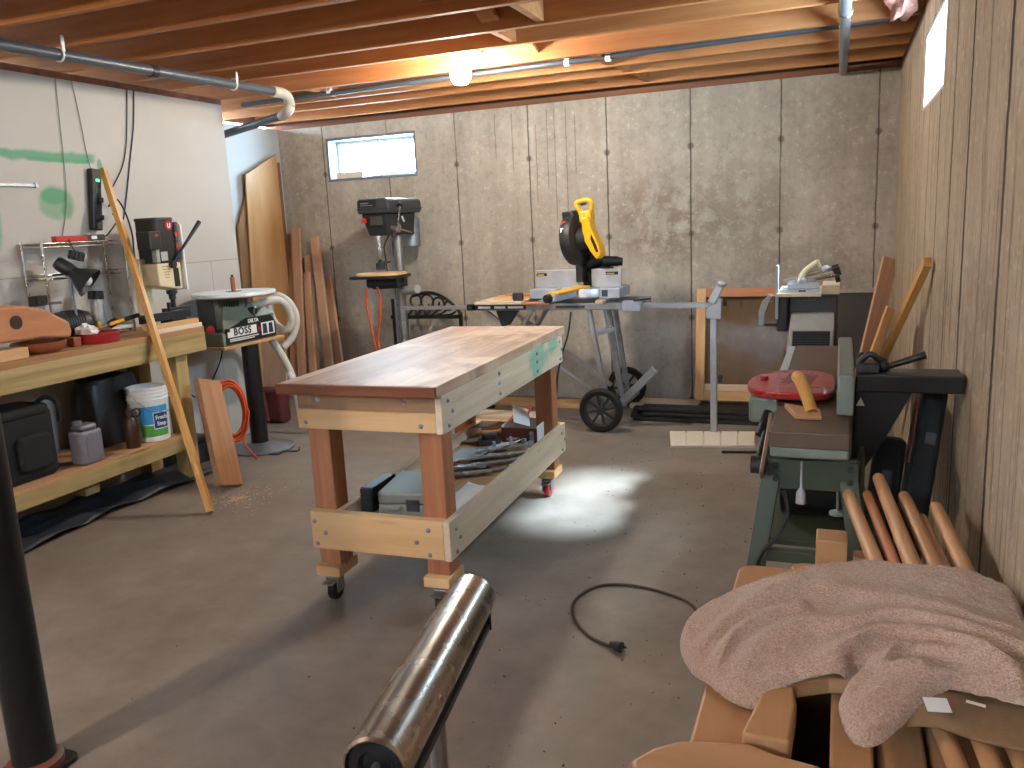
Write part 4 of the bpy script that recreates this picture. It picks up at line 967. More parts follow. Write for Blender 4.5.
obj('dust_port', MB().cyl(pk + V((0, 0, .90)), pk + V((.05*cos(ak), .05*sin(ak), .90)), .03), M['black'], sn, 0, 40)
obj('port_ring', MB().torus(pk + V((.05*cos(ak), .05*sin(ak), .90)), (cos(ak), sin(ak), 0), .03, .006, 24, 6), M['steel'], sn, 0, 40)
kp = at(-.16, .15, .825)
obj('red_knob', MB().lathe([(.0, 0), (.026, 0), (.028, .01), (.022, .035), (0, .038)], kp, tt_), M['red'], sn, 0, 40)
obj('small_knob', MB().lathe([(.0, 0), (.014, 0), (.014, .02), (0, .022)], at(-.06, .19, .805), (0, 0, 1)), M['black'], sn, 0, 40)
obj('table', MB().lathe([(.0, 1.012), (.245, 1.012), (.256, 1.02), (.256, 1.035), (.252, 1.04), (.03, 1.04), (0, 1.04)], (ct.x, ct.y, 0), n=64), M['tabledisc'], sn, 0, 40)
obj('table_insert', MB().lathe([(.0, 1.0402), (.05, 1.0402), (.05, 1.0425), (0, 1.0425)], (ct.x, ct.y, 0)), M['charcoal'], sn, 0, 40)
obj('spindle', MB().cyl((ct.x, ct.y, 1.04), (ct.x, ct.y, 1.13), .014), M['copper'], sn, 0, 40)
obj('spindle_nut', MB().cyl((ct.x, ct.y, 1.13), (ct.x, ct.y, 1.145), .008, n=6), M['castblack'], sn)
Bp, Cp = at(-.09, .21, 0), at(.245, -.15, 0)
lx = (Cp - Bp).normalized(); ln = V((lx.y, -lx.x, 0)); lw = (Cp - Bp).length
Fm = Matrix((lx, V((0, 0, 1)), ln)).transposed().to_4x4()
LB = Matrix.Translation(Bp + ln*.001) @ Fm
lab = obj('label', MB().prism([(.02, .726), (lw-.02, .726), (lw-.012, .815), (lw-.05, .868), (lw*.42, .872), (.02, .812)], .003, LB), M['ink'], sn)
obj('label_panel', MB().prism([(.035, .768), (lw*.60, .768), (lw*.60, .822), (.035, .822)], .0042, LB), M['white'], sn)
textmesh('logo', 'BOSS', .062, LB @ Matrix.Translation((.035 + (lw*.6-.035)/2, .7955, .0052)), M['ink'], sn, bold=.0018, spacing=1.15)
textmesh('logo', 'DELTA', .032, LB @ Matrix.Translation((lw*.55, .849, .0035)), M['white'], sn, bold=.001)
for i, (z, w_) in enumerate(((.752, .26), (.741, .22))): obj('label_line', MB().box((0, 0, 0), (w_, .006, .001)).xf(LB @ Matrix.Translation((.05, z, .003))), M['white'], sn)
obj('label_picture', MB().prism([(lw*.69, .745), (lw*.94, .745), (lw*.94, .825), (lw*.69, .825)], .0042, LB), M['whitepaint'], sn)
for q in (.71, .825): obj('label_picture', MB().prism([(lw*q, .752), (lw*(q+.09), .752), (lw*(q+.08), .817), (lw*(q+.01), .817)], .0052, LB), M['charcoal'], sn)
obj('label_mark', MB().prism([(lw*.63, .77), (lw*.675, .79), (lw*.635, .81)], .0045, LB), M['redplastic'], sn)
# white hose
hp = [at(.10, -.10, .93), at(.2, -.12, .955), at(.28, -.16, .95), at(.335, -.2, .88), at(.345, -.22, .79), at(.30, -.25, .74), at(.24, -.36, .79), at(.22, -.38, .90), at(.27, -.34, .97), at(.35, -.30, .92), at(.385, -.29, .81), at(.35, -.29, .69), at(.28, -.28, .62)]
hp2 = [at(.17, -.19, .74), at(.22, -.22, .66), at(.285, -.24, .52), at(.33, -.25, .36), at(.345, -.26, .20), at(.36, -.27, .07), at(.42, -.34, .03)]
t = thing('vacuum_hose', 'white ribbed hose looped behind the spindle sander', 'hose', at(.33, -.25, 0))
def ribbed(pts, r):
    sp = spline(pts, 14); r *= 1.15; return MB().tube(sp, [r*(1 + .07*(i % 2)) for i in range(len(sp))], 12)
obj('hose', ribbed(hp, .021), M['hose'], t, 0, 60)
obj('hose', ribbed(hp2, .021), M['hose'], t, 0, 60)
obj('cuff', MB().cyl(at(.30, -.245, .455), at(.318, -.247, .405), .027), M['whitepaint'], t, 0, 40)
cord('electric_cable', 'thin black cord hanging from the spindle sander down to the white wall', [at(-.1, -.02, .70), at(-.13, -.02, .60), at(-.19, -.05, .48), at(-.25, -.1, .38), at(-.30, -.17, .33)], .0045, M['cordblack'])
cord('electric_cable', 'black cord on the floor right of the round grey foot', [at(.10, .19, .006), at(.16, .22, .006), at(.2, .17, .006), at(.28, .2, .006), at(.3, .12, .006)], .005, M['cordblack'])
t = thing('brown_board', 'brown board standing behind the pedestal stand', 'board', (-3.98, 5.1, 0))
obj('panel', MB().mbox((.21, .02, .60), Matrix.Translation((-3.985, 5.12, .30)) @ Euler((R(-4), 0, 0)).to_matrix().to_4x4()), M['oak'], t, .002)
t = thing('canvas_bag', 'dark maroon bag on the floor behind the pedestal stand', 'bag', (-3.95, 4.98, 0))
b = MB().prism(rrect(.3, .12, .04), .26, Matrix.Translation((-3.955, 4.99, 0))); obj('bag_body', b, M['maroon'], t, .03, 50, seg=4)
obj('strap', MB().beam((-3.95, 4.922, .24), (-3.93, 4.922, .02), .03, .006), M['leatherbrown'], t, .001)

# ------------------------------------------------------------------ sheets and boards in the back left corner
def sheet_thing(name, label, poly, x, th, m, cat='panel'):
    o = obj(name, MB().prism(poly, th, Matrix(((0,0,1,x),(1,0,0,0),(0,1,0,0),(0,0,0,1)))), m, None, .001); return setp(o, label, cat)
sheet_thing('plywood_sheet', 'tall orange brown plywood sheet leaning in the back left corner, front one', [(6.02, 0), (6.02, 2.04), (5.60, 1.86), (5.47, 0.0)], -4.455, .012, M['ply'])
sheet_thing('plywood_sheet', 'grey-edged sheet standing behind the orange plywood sheet in the corner', [(6.09, 0), (6.09, 1.98), (5.72, 1.90), (5.47, 1.45), (5.40, 0)], -4.485, .02, M['brownsheet'])
bl = [((-4.43, 1.37, 6.12), (-4.33, 5.80), .075, 'leftmost of the reddish boards leaning by the plywood sheet'), ((-4.36, 1.42, 6.08), (-4.20, 5.74), .085, 'tallest of the reddish boards leaning beside the plywood sheet'),
      ((-4.29, 1.19, 6.125), (-4.11, 5.83), .07, 'shorter reddish board leaning just right of the tallest one'), ((-4.19, 1.34, 6.10), (-3.93, 5.78), .085, 'tall reddish board leaning second from the right beside the drill press'),
      ((-4.255, 1.05, 6.03), (-4.03, 5.66), .065, 'front reddish board leaning over the others in the corner'), ((-4.115, .99, 6.125), (-3.86, 5.84), .075, 'rightmost and shortest of the reddish boards leaning on the back wall')]
for i, ((xt, zt, yt), (xb, yb), w_, lab_) in enumerate(bl):
    plank('lumber_board', (xb, yb, .008), (xt, yt, zt), w_, .024, M['oak'], lab_, 'board', up=(.12, 1, 0))

# ------------------------------------------------------------------ drill press
dp = thing('drill_press', 'black floor standing drill press under the back window', 'drill press', (-3.2, 5.7, 0))
DX, DY = -3.2, 5.76
obj('base', MB().prism(rrect(.30, .46, .04), .04, Matrix.Translation((DX, 5.66, 0))).lathe([(.08, .04), (.06, .08), (.05, .12), (.0, .12)], (DX, DY, 0)), M['castblack'], dp, .004)
obj('column', MB().cyl((DX, DY, .08), (DX, DY, 1.40), .036, n=32), M['steel'], dp, 0, 40)
obj('head', MB().rings([[V((DX-.075, 5.47, 1.335)), V((DX+.085, 5.47, 1.335)), V((DX+.095, 5.86, 1.335)), V((DX-.075, 5.86, 1.335))],
                        [V((DX-.115, 5.44, 1.495)), V((DX+.105, 5.44, 1.495)), V((DX+.105, 5.88, 1.495)), V((DX-.115, 5.88, 1.495))]]), M['castblack'], dp, .010)
cov = [(DX-.125, 1.495), (DX+.125, 1.495), (DX+.135, 1.52), (DX+.132, 1.585), (DX+.11, 1.605), (DX-.115, 1.605), (DX-.135, 1.59), (DX-.135, 1.51)]
obj('belt_cover', MB().prism(cov, .52, Matrix(((1,0,0,0),(0,0,1,5.42),(0,1,0,0),(0,0,0,1)))), M['charcoal'], dp, .012)
obj('cover_seam', MB().box((DX-.137, 5.416, 1.527), (DX+.137, 5.945, 1.532)), M['ink'], dp)
obj('name_plate', MB().box((DX-.115, 5.4175, 1.545), (DX+.03, 5.4195, 1.592)), M['ink'], dp)
obj('name_plate_mark', MB().box((DX-.10, 5.4165, 1.568), (DX-.03, 5.4175, 1.576)), M['galv'], dp)
obj('name_plate_mark', MB().box((DX-.10, 5.4165, 1.554), (DX+.0, 5.4175, 1.559)), M['galv'], dp)
obj('cover_latch', MB().sphere((DX+.135, 5.55, 1.55), .012, 12), M['black'], dp, 0, 60)
obj('switch_plate', MB().box((DX-.04, 5.435, 1.41), (DX+.06, 5.452, 1.475)), M['darksheet'], dp, .002)
obj('switch', MB().box((DX-.105, 5.425, 1.43), (DX-.075, 5.452, 1.465)), M['redplastic'], dp, .003)
obj('depth_scale', MB().beam((DX+.107, 5.66, 1.47), (DX+.102, 5.70, 1.43), .012, .01), M['white'], dp, .002)
obj('motor', MB().cyl((DX+.0, 5.98, 1.235), (DX+.0, 5.98, 1.46), .075, n=28), M['galv'], dp, .006, 40)
obj('motor_mount', MB().box((DX-.03, 5.86, 1.36), (DX+.03, 5.92, 1.42)), M['castblack'], dp, .004)
hub = V((DX+.10, 5.53, 1.385))
obj('feed_hub', MB().cyl(hub + V((-.03, 0, 0)), hub + V((.05, 0, 0)), .032), M['steel'], dp, 0, 40)
for ang, ln_ in ((86, .17), (-14, .17), (206, .12)):
    d = V((.22, cos(R(ang)), sin(R(ang)))); e = hub + V((.03, 0, 0)) + d*ln_
    lv = obj('feed_lever', MB().cyl(hub + V((.03, 0, 0)), e, .006), M['chrome'], dp, 0, 40)
    obj('lever_knob', MB().sphere(e, .017, 14), M['black'], lv, 0, 60)
CY = 5.50
obj('quill', MB().lathe([(.0, 1.335), (.032, 1.335), (.032, 1.29), (.024, 1.285), (.024, 1.25), (.03, 1.245), (.032, 1.19), (.022, 1.165), (.01, 1.16), (.0, 1.16)], (DX-.015, CY, 0)), M['steel'], dp, 0, 40)
obj('hole_saw', MB().lathe([(.0, 1.16), (.012, 1.16), (.012, 1.135), (.036, 1.135), (.036, 1.085), (.033, 1.085), (.033, 1.13), (.0, 1.13)], (DX-.015, CY, 0)), M['castblack'], dp, 0, 40)
obj('table', MB().prism(rrect(.39, .32, .05), .022, Matrix.Translation((DX-.02, 5.49, 1.022))), M['castblack'], dp, .003)
obj('table_bracket', MB().box((DX-.05, 5.55, .96), (DX+.05, 5.74, 1.021)).cyl((DX, DY, .93), (DX, DY, 1.045), .055).cyl((DX-.13, 5.50, .985), (DX-.06, 5.50, .985), .04).cyl((DX-.09, 5.5, .985), (DX+.12, 5.52, .99), .05), M['castblack'], dp, .003)
obj('crank_motor', MB().cyl((DX+.06, 5.68, .905), (DX+.22, 5.62, .925), .035), M['greymetal'], dp, .004, 40)
obj('crank', MB().tube([(DX+.03, 5.70, .985), (DX+.1, 5.62, .985), (DX+.11, 5.60, 1.03)], .008), M['castblack'], dp, 0, 40)
obj('rack_strip', MB().box((DX-.045, 5.715, .3), (DX-.03, 5.735, 1.30)), M['galv'], dp, .001)
obj('clamp_lever', MB().cyl((DX-.05, DY-.05, 1.13), (DX-.10, DY-.10, 1.13), .007).sphere((DX-.105, DY-.105, 1.13), .02, 12), M['black'], dp, 0, 60)
obj('collar', MB().cyl((DX, DY, .60), (DX, DY, .66), .043), M['steel'], dp, 0, 40)
t = obj('round_wood_board', MB().prism(rrect(.36, .28, .10, 8), .018, Matrix.Translation((DX+.0, 5.48, 1.0445))), M['pine']['x'], None, .003); setp(t, 'pale rounded board lying on the drill press table', 'board')
cord('extension_cable', 'orange cord hanging straight down from the drill press table', [(DX-.12, 5.44, .95), (DX-.125, 5.44, .8), (DX-.10, 5.45, .6), (DX-.09, 5.47, .4), (DX-.10, 5.46, .2), (DX-.12, 5.45, .05)], .008, M['orange'])
cord('extension_cable', 'orange cord bowing down beside the drill press column', [(DX-.02, 5.43, .96), (DX+.0, 5.43, .88), (DX-.01, 5.43, .75), (DX-.045, 5.44, .6), (DX-.05, 5.45, .3), (DX-.04, 5.44, .05)], .008, M['orange'])
cord('electric_cable', 'dark cord hanging from the drill press head in front of the column', [(DX-.05, 5.72, 1.335), (DX-.065, 5.66, 1.25), (DX-.06, 5.66, 1.15), (DX-.055, 5.66, 1.05)], .005, M['cordblack'])

# wrought iron bench end
t = thing('iron_bench_frame', 'black wrought iron scroll frame standing beside the drill press', 'iron frame', (-3.1, 5.97, 0))
IY = 5.97
fr = MB()
fr.beam((-3.43, IY, .67), (-2.79, IY, .67), .022, .03).beam((-3.40, IY, 0), (-3.40, IY, .82), .02, .03).beam((-2.80, IY, 0), (-2.80, IY, .70), .022, .03).beam((-3.30, IY, 0), (-3.30, IY, .84), .016, .02)
fr.beam((-3.43, IY, .12), (-2.79, IY, .12), .02, .02)
obj('frame', fr, M['blackpaint'], t, .003)
arch = spline([(-3.22, IY, .84), (-3.10, IY, .862), (-3.0, IY, .85), (-2.89, IY, .79), (-2.79, IY, .69)], 8)
obj('arch', MB().tube(arch, .014), M['blackpaint'], t, 0, 60)
sc_ = MB()
for x, r in ((-3.19, .05), (-3.09, .055), (-2.99, .05), (-2.90, .035)): sc_.torus((x, IY, .848 - r - .35*max(0, x+3.06)), (0, 1, 0), r, .009, 24, 6)
for x0, x1, z1 in ((-3.06, -2.98, .79), (-3.02, -2.90, .76), (-3.0, -2.84, .71), (-3.1, -3.08, .77)): sc_.tube(spline([(x0, IY, .68), ((x0+x1)/2+.02, IY, (.68+z1)/2-.01), (x1, IY, z1)], 6), .009, 6)
for x, z in ((-3.27, .72), (-3.36, .74), (-3.22, .70), (-3.14, .70)): sc_.torus((x, IY, z), (0, 1, 0), .028, .010, 18, 6)
obj('scrollwork', sc_, M['blackpaint'], t, 0, 60)

# ------------------------------------------------------------------ folding mitre saw stand
ms = thing('mitre_saw_stand', 'folding wheeled saw stand with long side arms', 'saw stand', (-1.7, 5.4, 0))
RY0, RY1, RZ = 5.24, 5.66, .80
for y in (RY0, RY1):
    obj('rail', MB().box((-2.36, y-.02, RZ), (-1.21, y+.02, RZ+.042)), M['galv'], ms, .003)
obj('rail_label', MB().box((-2.33, RY0-.0215, RZ+.006), (-1.96, RY0-.02, RZ+.037)), M['ink'], ms)
for x0, x1 in ((-2.31, -2.22), (-2.19, -2.11), (-2.09, -1.98)): obj('label_lettering', MB().box((x0, RY0-.0222, RZ+.014), (x1, RY0-.0215, RZ+.029)), M['whitepaint'], ms)
obj('rail_label', MB().box((-1.75, RY0-.0215, RZ+.012), (-1.55, RY0-.02, RZ+.03)), M['charcoal'], ms)
for x in (-2.3, -1.26): obj('cross_rail', MB().box((x-.02, RY0+.021, RZ+.002), (x+.02, RY1-.021, RZ+.04)), M['galv'], ms, .003)
for x in (-1.84, -1.44): obj('saw_mount', MB().box((x-.035, RY0-.03, RZ+.0425), (x+.035, RY1+.03, RZ+.066)), M['alu'], ms, .003)
obj('extension_arm', MB().box((-2.92, RY0-.012, RZ+.008), (-2.361, RY0+.012, RZ+.034)), M['alu'], ms, .002)
obj('extension_arm', MB().box((-1.209, RY0-.014, RZ+.006), (-.70, RY0+.014, RZ+.040)), M['alu'], ms, .002)
obj('lock_bracket', MB().box((-1.30, RY0-.03, RZ-.01), (-1.18, RY0+.03, RZ+.055)), M['bluegrey'], ms, .004)
obj('lock_lever', MB().beam((-1.22, RY0-.04, RZ+.06), (-1.11, RY0-.05, RZ+.072), .016, .012), M['castblack'], ms, .002)
obj('tip_cap', MB().box((-2.40, RY0-.02, RZ+.0), (-2.33, RY0+.0205, RZ+.043)), M['castblack'], ms, .003)
# roller head and drop leg at the end of the right arm
head = obj('support_head', MB().prism([(-.77, .745), (-.675, .735), (-.675, .86), (-.70, .87), (-.77, .80)], .05, Matrix(((1,0,0,0),(0,0,1,RY0-.025),(0,1,0,0),(0,0,0,1)))), M['alu'], ms, .004)
obj('roller_bar', MB().beam((-.735, RY0-.03, .84), (-.675, RY0-.03, .96), .035, .05), M['silver'], ms, .006)
obj('roller_cap', MB().sphere((-.672, RY0-.03, .955), .03, 14, (1, 1, .8)), M['silver'], ms, 0, 60)
obj('drop_leg', MB().box((-.745, RY0-.018, .012), (-.705, RY0+.018, .745)), M['alu'], ms, .003)
obj('leg_foot', MB().prism(rrect(.06, .05, .012), .012, Matrix.Translation((-.725, RY0, 0))), M['rubber'], ms, .002)
for z, x in ((.84, -.655), (.36, -.685)): star_knob(ms, (x-.012, RY0-.0, z), (1, 0, 0), .022, .022, M['black'], ms)
# folding legs, wheels and toe plate
for y in (RY0+.01, RY1-.03):
    obj('wheel_leg', MB().beam((-1.53, y, RZ), (-1.425, y, .17), .035, .03), M['alu'], ms, .003)
    obj('wheel_leg', MB().beam((-1.43, y+.12 if y < 5.4 else y-.1, RZ), (-1.35, y+.12 if y < 5.4 else y-.1, .20), .035, .03), M['galv'], ms, .003)
    obj('long_leg', MB().beam((-2.30, y+.03, RZ), (-1.50, y+.03, .21), .032, .028), M['alu'], ms, .003)
    obj('swing_leg', MB().beam((-1.95, y+.07, RZ), (-2.45, y+.07, .02), .032, .028), M['alu'], ms, .003)
    obj('foot_pad', MB().prism(rrect(.06, .05, .01), .03, Matrix.Translation((-2.462, y+.07, 0))), M['rubber'], ms, .003)
    obj('toe_plate', MB().beam((-1.36, y+.05, .15), (-1.11, y+.05, .40), .04, .05), M['alu'], ms, .003)
obj('leg_brace', MB().beam((-1.50, RY0+.02, .64), (-1.385, RY0+.1, .66), .03, .03), M['alu'], ms, .002)
obj('gusset', MB().prism([(-2.2, RZ), (-2.02, RZ), (-2.10, .70), (-2.16, .68)], .012, Matrix(((1,0,0,0),(0,0,1,RY0+.022),(0,1,0,0),(0,0,0,1)))), M['castblack'], ms, .002)
obj('toe_cross_bar', MB().box((-1.345, RY0+.03, .15), (-1.305, RY1+.03, .185)), M['alu'], ms, .002)
obj('axle', MB().cyl((-1.44, 5.15, .147), (-1.46, 5.94, .147), .012), M['steel'], ms, 0, 40)
def wheel(y, x):
    ax = (0, 1, 0); c = V((x, y, .147)); q = .147/.127
    w_ = obj('wheel', MB().lathe([(.092*q, -.022), (.112*q, -.027), (.124*q, -.017), (.127*q, 0), (.124*q, .017), (.112*q, .027), (.092*q, .022), (.092*q, -.022)], c, ax, 56, cap=False), M['rubber'], ms, 0, 40)
    b = MB().lathe([(.0, -.026), (.028, -.026), (.03, .02), (0, .02)], c, ax).lathe([(.086*q, -.018), (.0925*q, -.02), (.0925*q, .016), (.086*q, .014), (.086*q, -.018)], c, ax, 56, cap=False)
    for k in range(8):
        a = 2*pi*k/8 + .2; d = V((cos(a), 0, sin(a))); b.beam(c + d*.024, c + d*.103, .016, .016, up=(0, 1, 0))
    obj('spoked_rim', b, M['charcoal'], w_, 0, 40)
wheel(5.15, -1.44); wheel(5.95, -1.46)
cord('electric_cable', 'black cord hanging from the mitre saw past the end of the rolling workbench', [(-1.64, 5.20, .79), (-1.655, 5.17, .65), (-1.70, 5.15, .5), (-1.75, 5.2, .35), (-1.8, 5.3, .2), (-1.9, 5.4, .02)], .006, M['cordblack'])

# ------------------------------------------------------------------ mitre saw
sw = thing('mitre_saw', 'yellow and black mitre saw with its head raised on the wheeled stand', 'mitre saw', (-1.62, 5.42, RZ+.0665))
z0 = RZ + .0665
obj('base_wing', MB().box((-1.96, 5.30, z0), (-1.77, 5.60, z0+.065)), M['bluegrey'], sw, .006)
obj('base_wing', MB().box((-1.475, 5.30, z0), (-1.335, 5.60, z0+.065)), M['bluegrey'], sw, .006)
obj('base_window', MB().box((-1.455, 5.2985, z0+.012), (-1.415, 5.30, z0+.055)), M['charcoal'], sw)
obj('turntable', MB().lathe([(.0, z0), (.16, z0), (.17, z0+.01), (.17, z0+.06), (.165, z0+.066), (0, z0+.066)], (-1.60, 5.42, 0), n=48), M['silver'], sw, 0, 40)
obj('mitre_arm', MB().beam((-1.61, 5.36, z0+.045), (-1.72, 5.02, z0+.03), .07, .05), M['bluegrey'], sw, .008)
obj('arm_table', MB().beam((-1.60, 5.40, z0+.074), (-1.70, 5.04, z0+.06), .09, .012), M['yellow'], sw, .003)
obj('mitre_lock', MB().lathe([(.0, 0), (.026, 0), (.030, .02), (.026, .05), (0, .055)], V((-1.722, 5.04, z0+.03)), (-.3, -1, 0)), M['black'], sw, 0, 40)
obj('red_pointer', MB().box((-1.625, 5.245, z0+.03), (-1.60, 5.25, z0+.06)), M['redplastic'], sw)
for x0, x1 in ((-1.965, -1.65), (-1.56, -1.355)):
    f_ = obj('fence', MB().box((x0, 5.43, z0+.066), (x1, 5.455, z0+.185)), M['silver'], sw, .003)
    obj('fence_label', MB().box((x0+.015 if x0 < -1.8 else x1-.105, 5.4285, z0+.145), (x0+.09 if x0 < -1.8 else x1-.02, 5.43, z0+.165)), M['ink'], f_)
    obj('fence_label_mark', MB().box((x0+.022 if x0 < -1.8 else x1-.098, 5.428, z0+.149), (x0+.07 if x0 < -1.8 else x1-.045, 5.4285, z0+.157)), M['yellow'], f_)
obj('rear_pivot', MB().box((-1.64, 5.50, z0), (-1.50, 5.66, z0+.16)).cyl((-1.68, 5.60, z0+.19), (-1.46, 5.60, z0+.19), .05), M['castblack'], sw, .006)
obj('swing_arm', MB().beam((-1.56, 5.60, z0+.18), (-1.55, 5.48, z0+.36), .09, .07), M['castblack'], sw, .01)
# tilted head: blade disc seen nearly edge on
HM = Matrix.Translation((-1.645, 5.38, z0+.385)) @ Euler((0, R(-6), R(-8))).to_matrix().to_4x4()
def hv(x, y, z): return HM @ V((x, y, z))
hx_ = (HM.to_3x3() @ V((1, 0, 0)))
obj('blade_guard', MB().lathe([(.0, -.05), (.15, -.05), (.163, -.04), (.168, -.02), (.168, .01), (.163, .03), (.15, .035), (0, .035)], hv(0, 0, 0), hx_, 56), M['castblack'], sw, 0, 40)
b = MB()
for k in range(14):
    a = R(115 + 11*k); b.beam(hv(-.051, cos(a)*.13, sin(a)*.13), hv(-.051, cos(a)*.155, sin(a)*.155), .004, .006)
obj('guard_slots', b, M['steel'], sw)
obj('guard_top', MB().prism(rrect(.085, .10, .02), .05, HM @ Matrix.Translation((-.01, -.02, .14))), M['black'], sw, .008)
obj('guard_sticker', MB().mbox((.03, .004, .03), HM @ Matrix.Translation((-.02, -.121, .112)) @ Euler((R(-35), 0, 0)).to_matrix().to_4x4()), M['redplastic'], sw)
obj('guard_sticker', MB().mbox((.022, .004, .03), HM @ Matrix.Translation((-.02, -.150, .070)) @ Euler((R(-20), 0, 0)).to_matrix().to_4x4()), M['whitepaint'], sw)
obj('blade', MB().lathe([(.0, -.002), (.152, -.002), (.152, .002), (0, .002)], hv(.005, .01, -.02), hx_, 64), M['steel'], sw, 0, 40)
obj('gear_case', MB().lathe([(.0, .035), (.085, .035), (.075, .06), (.06, .09), (0, .09)], hv(0, 0, .0), hx_, 32), M['castblack'], sw, 0, 40)
obj('motor_housing', MB().prism([(.075, .14), (.135, .135), (.145, .05), (.185, -.06), (.19, -.12), (.155, -.15), (.115, -.09), (.08, -.01)], .10, HM @ Matrix(((1,0,0,0),(0,0,1,-.06),(0,1,0,0),(0,0,0,1)))), M['yellow'], sw, .012)
obj('motor_vent', MB().prism([(.142, .02), (.168, -.05), (.178, -.10), (.160, -.10), (.132, -.01)], .006, HM @ Matrix(((1,0,0,0),(0,0,1,-.064),(0,1,0,0),(0,0,0,1)))), M['black'], sw, .002)
obj('motor_neck', MB().prism(rrect(.085, .09, .02), .075, HM @ Matrix.Translation((.10, -.0, .10))), M['yellow'], sw, .012)
hd_ = spline([hv(.075, -.02, .16), hv(.05, -.03, .215), hv(.065, -.03, .238), hv(.135, -.03, .24), hv(.158, -.03, .22), hv(.148, -.02, .18), hv(.115, -.01, .145)], 6)
obj('handle', MB().tube(hd_, .0155, 14), M['yellow'], sw, 0, 60)
obj('trigger', MB().mbox((.04, .018, .018), HM @ Matrix.Translation((.10, -.03, .22))), M['black'], sw, .004)
obj('dust_chute', MB().cyl((-1.50, 5.50, z0+.235), (-1.40, 5.54, z0+.225), .034).cyl((-1.40, 5.54, z0+.225), (-1.375, 5.55, z0+.223), .028), M['castblack'], sw, 0, 40)
obj('spring_cover', MB().cyl((-1.66, 5.52, z0+.2), (-1.50, 5.52, z0+.26), .045).box((-1.66, 5.40, z0+.10), (-1.61, 5.50, z0+.22)), M['black'], sw, .006)
# scraps on the stand left of the saw
RT = RZ + .0428
t = obj('wood_offcut', MB().box((-2.33, 5.20, RT), (-1.985, 5.70, RT+.018)), M['pale']['x'], None, .002); setp(t, 'wide pale board lying on the saw stand left of the mitre saw', 'board')
t = obj('wood_offcut', MB().mbox((.26, .2, .016), Matrix.Translation((-2.13, 5.45, RT+.0265)) @ Matrix.Rotation(R(12), 4, 'Z')), M['pine']['x'], None, .002); setp(t, 'smaller yellow board stacked on the wide board by the mitre saw', 'board')
t = obj('wood_offcut', MB().mbox((.24, .10, .014), Matrix.Translation((-2.07, 5.47, RT+.042)) @ Matrix.Rotation(R(-8), 4, 'Z')), M['orangewood']['x'], None, .002); setp(t, 'topmost orange offcut of the boards by the mitre saw', 'board')
t = thing('tape_measure', 'small dark tape measure on the boards left of the mitre saw', 'tape measure', (-2.03, 5.27, RT+.0185))
obj('tape_case', MB().prism(rrect(.075, .04, .015), .055, Matrix.Translation((-2.03, 5.26, RT+.0185))), M['charcoal'], t, .008)
obj('tape_tab', MB().box((-1.992, 5.25, RT+.021), (-1.982, 5.27, RT+.023)), M['yellow'], t)
t = obj('wood_offcut', MB().box((-1.97, 5.16, RT), (-1.77, 5.25, RT+.012)), M['orangewood']['x'], None, .001); setp(t, 'thin offcut on the front rail just left of the mitre saw arm', 'board')
t = obj('wood_offcut', MB().box((-1.47, 5.19, RT), (-1.42, 5.24, RT+.02)), M['pine']['x'], None, .001); setp(t, 'tiny wood cube on the front rail right of the mitre saw arm', 'offcut')

# ------------------------------------------------------------------ along the back wall
# low planks on the floor
for i, (x0, x1, y0, y1, m_) in enumerate(((-2.75, -1.95, 5.34, 5.52, 'pale'), (-2.55, -1.75, 5.78, 5.97, 'pine'), (-1.42, -.93, 5.86, 6.1, 'pale'))):
    t = obj('floor_plank', MB().box((x0, y0, .001), (x1, y1, .03)), M[m_]['x'], None, .003)
    setp(t, ['pale plank on the floor beyond the rolling workbench, nearest it', 'yellowish plank on the floor under the long legs of the saw stand', 'pale plank on the floor between the saw stand wheels and the glazed frame'][i], 'plank')
# stack of flat black strips
t0 = None; rs = random.Random(9)
strips = [(5.52, 0), (5.60, 0), (5.68, 0), (5.56, 1), (5.64, 1), (5.73, 1), (5.60, 2), (5.69, 2)]
for i, (y, lv) in enumerate(strips):
    t = obj('black_strip', MB().box((-1.30 + rs.uniform(-.06, .05), y-.036, .001 + .024*lv), (-.40 + rs.uniform(-.1, .1), y+.036, .0235 + .024*lv)), M['blackstrip'], None, .004)
    setp(t, 'flat black strip in the low stack on the floor under the glazed frame', 'strip', 'black strips stacked on the floor')
# grooved beige panel on the floor
t = thing('beadboard_panel', 'beige grooved panel lying flat on the floor in front of the black strips', 'panel', (-.72, 5.08, 0))
c_ = [V((-1.0, 5.20, 0)), V((-.47, 5.29, 0)), V((-.445, 4.96, 0)), V((-.93, 4.86, 0))]
for k in range(5):
    u0, u1 = k/5, (k+1)/5 - .012
    q = [c_[0].lerp(c_[1], u0), c_[0].lerp(c_[1], u1), c_[3].lerp(c_[2], u1), c_[3].lerp(c_[2], u0)]
    obj('panel_strip', MB().prism([(p.x, p.y) for p in q], .010, Matrix.Translation((0, 0, .0045))), M['beige'], t, .003)
obj('panel_back', MB().prism([(p.x, p.y) for p in c_], .004, Matrix.Translation((0, 0, .0005))), M['beige'], t)
t = obj('thin_rod', MB().beam((-.62, 4.80, .008), (-.40, 4.84, .008), .02, .012), M['blackstrip'], None, .002); setp(t, 'short black strip on the floor at the near edge of the beige grooved panel', 'strip')
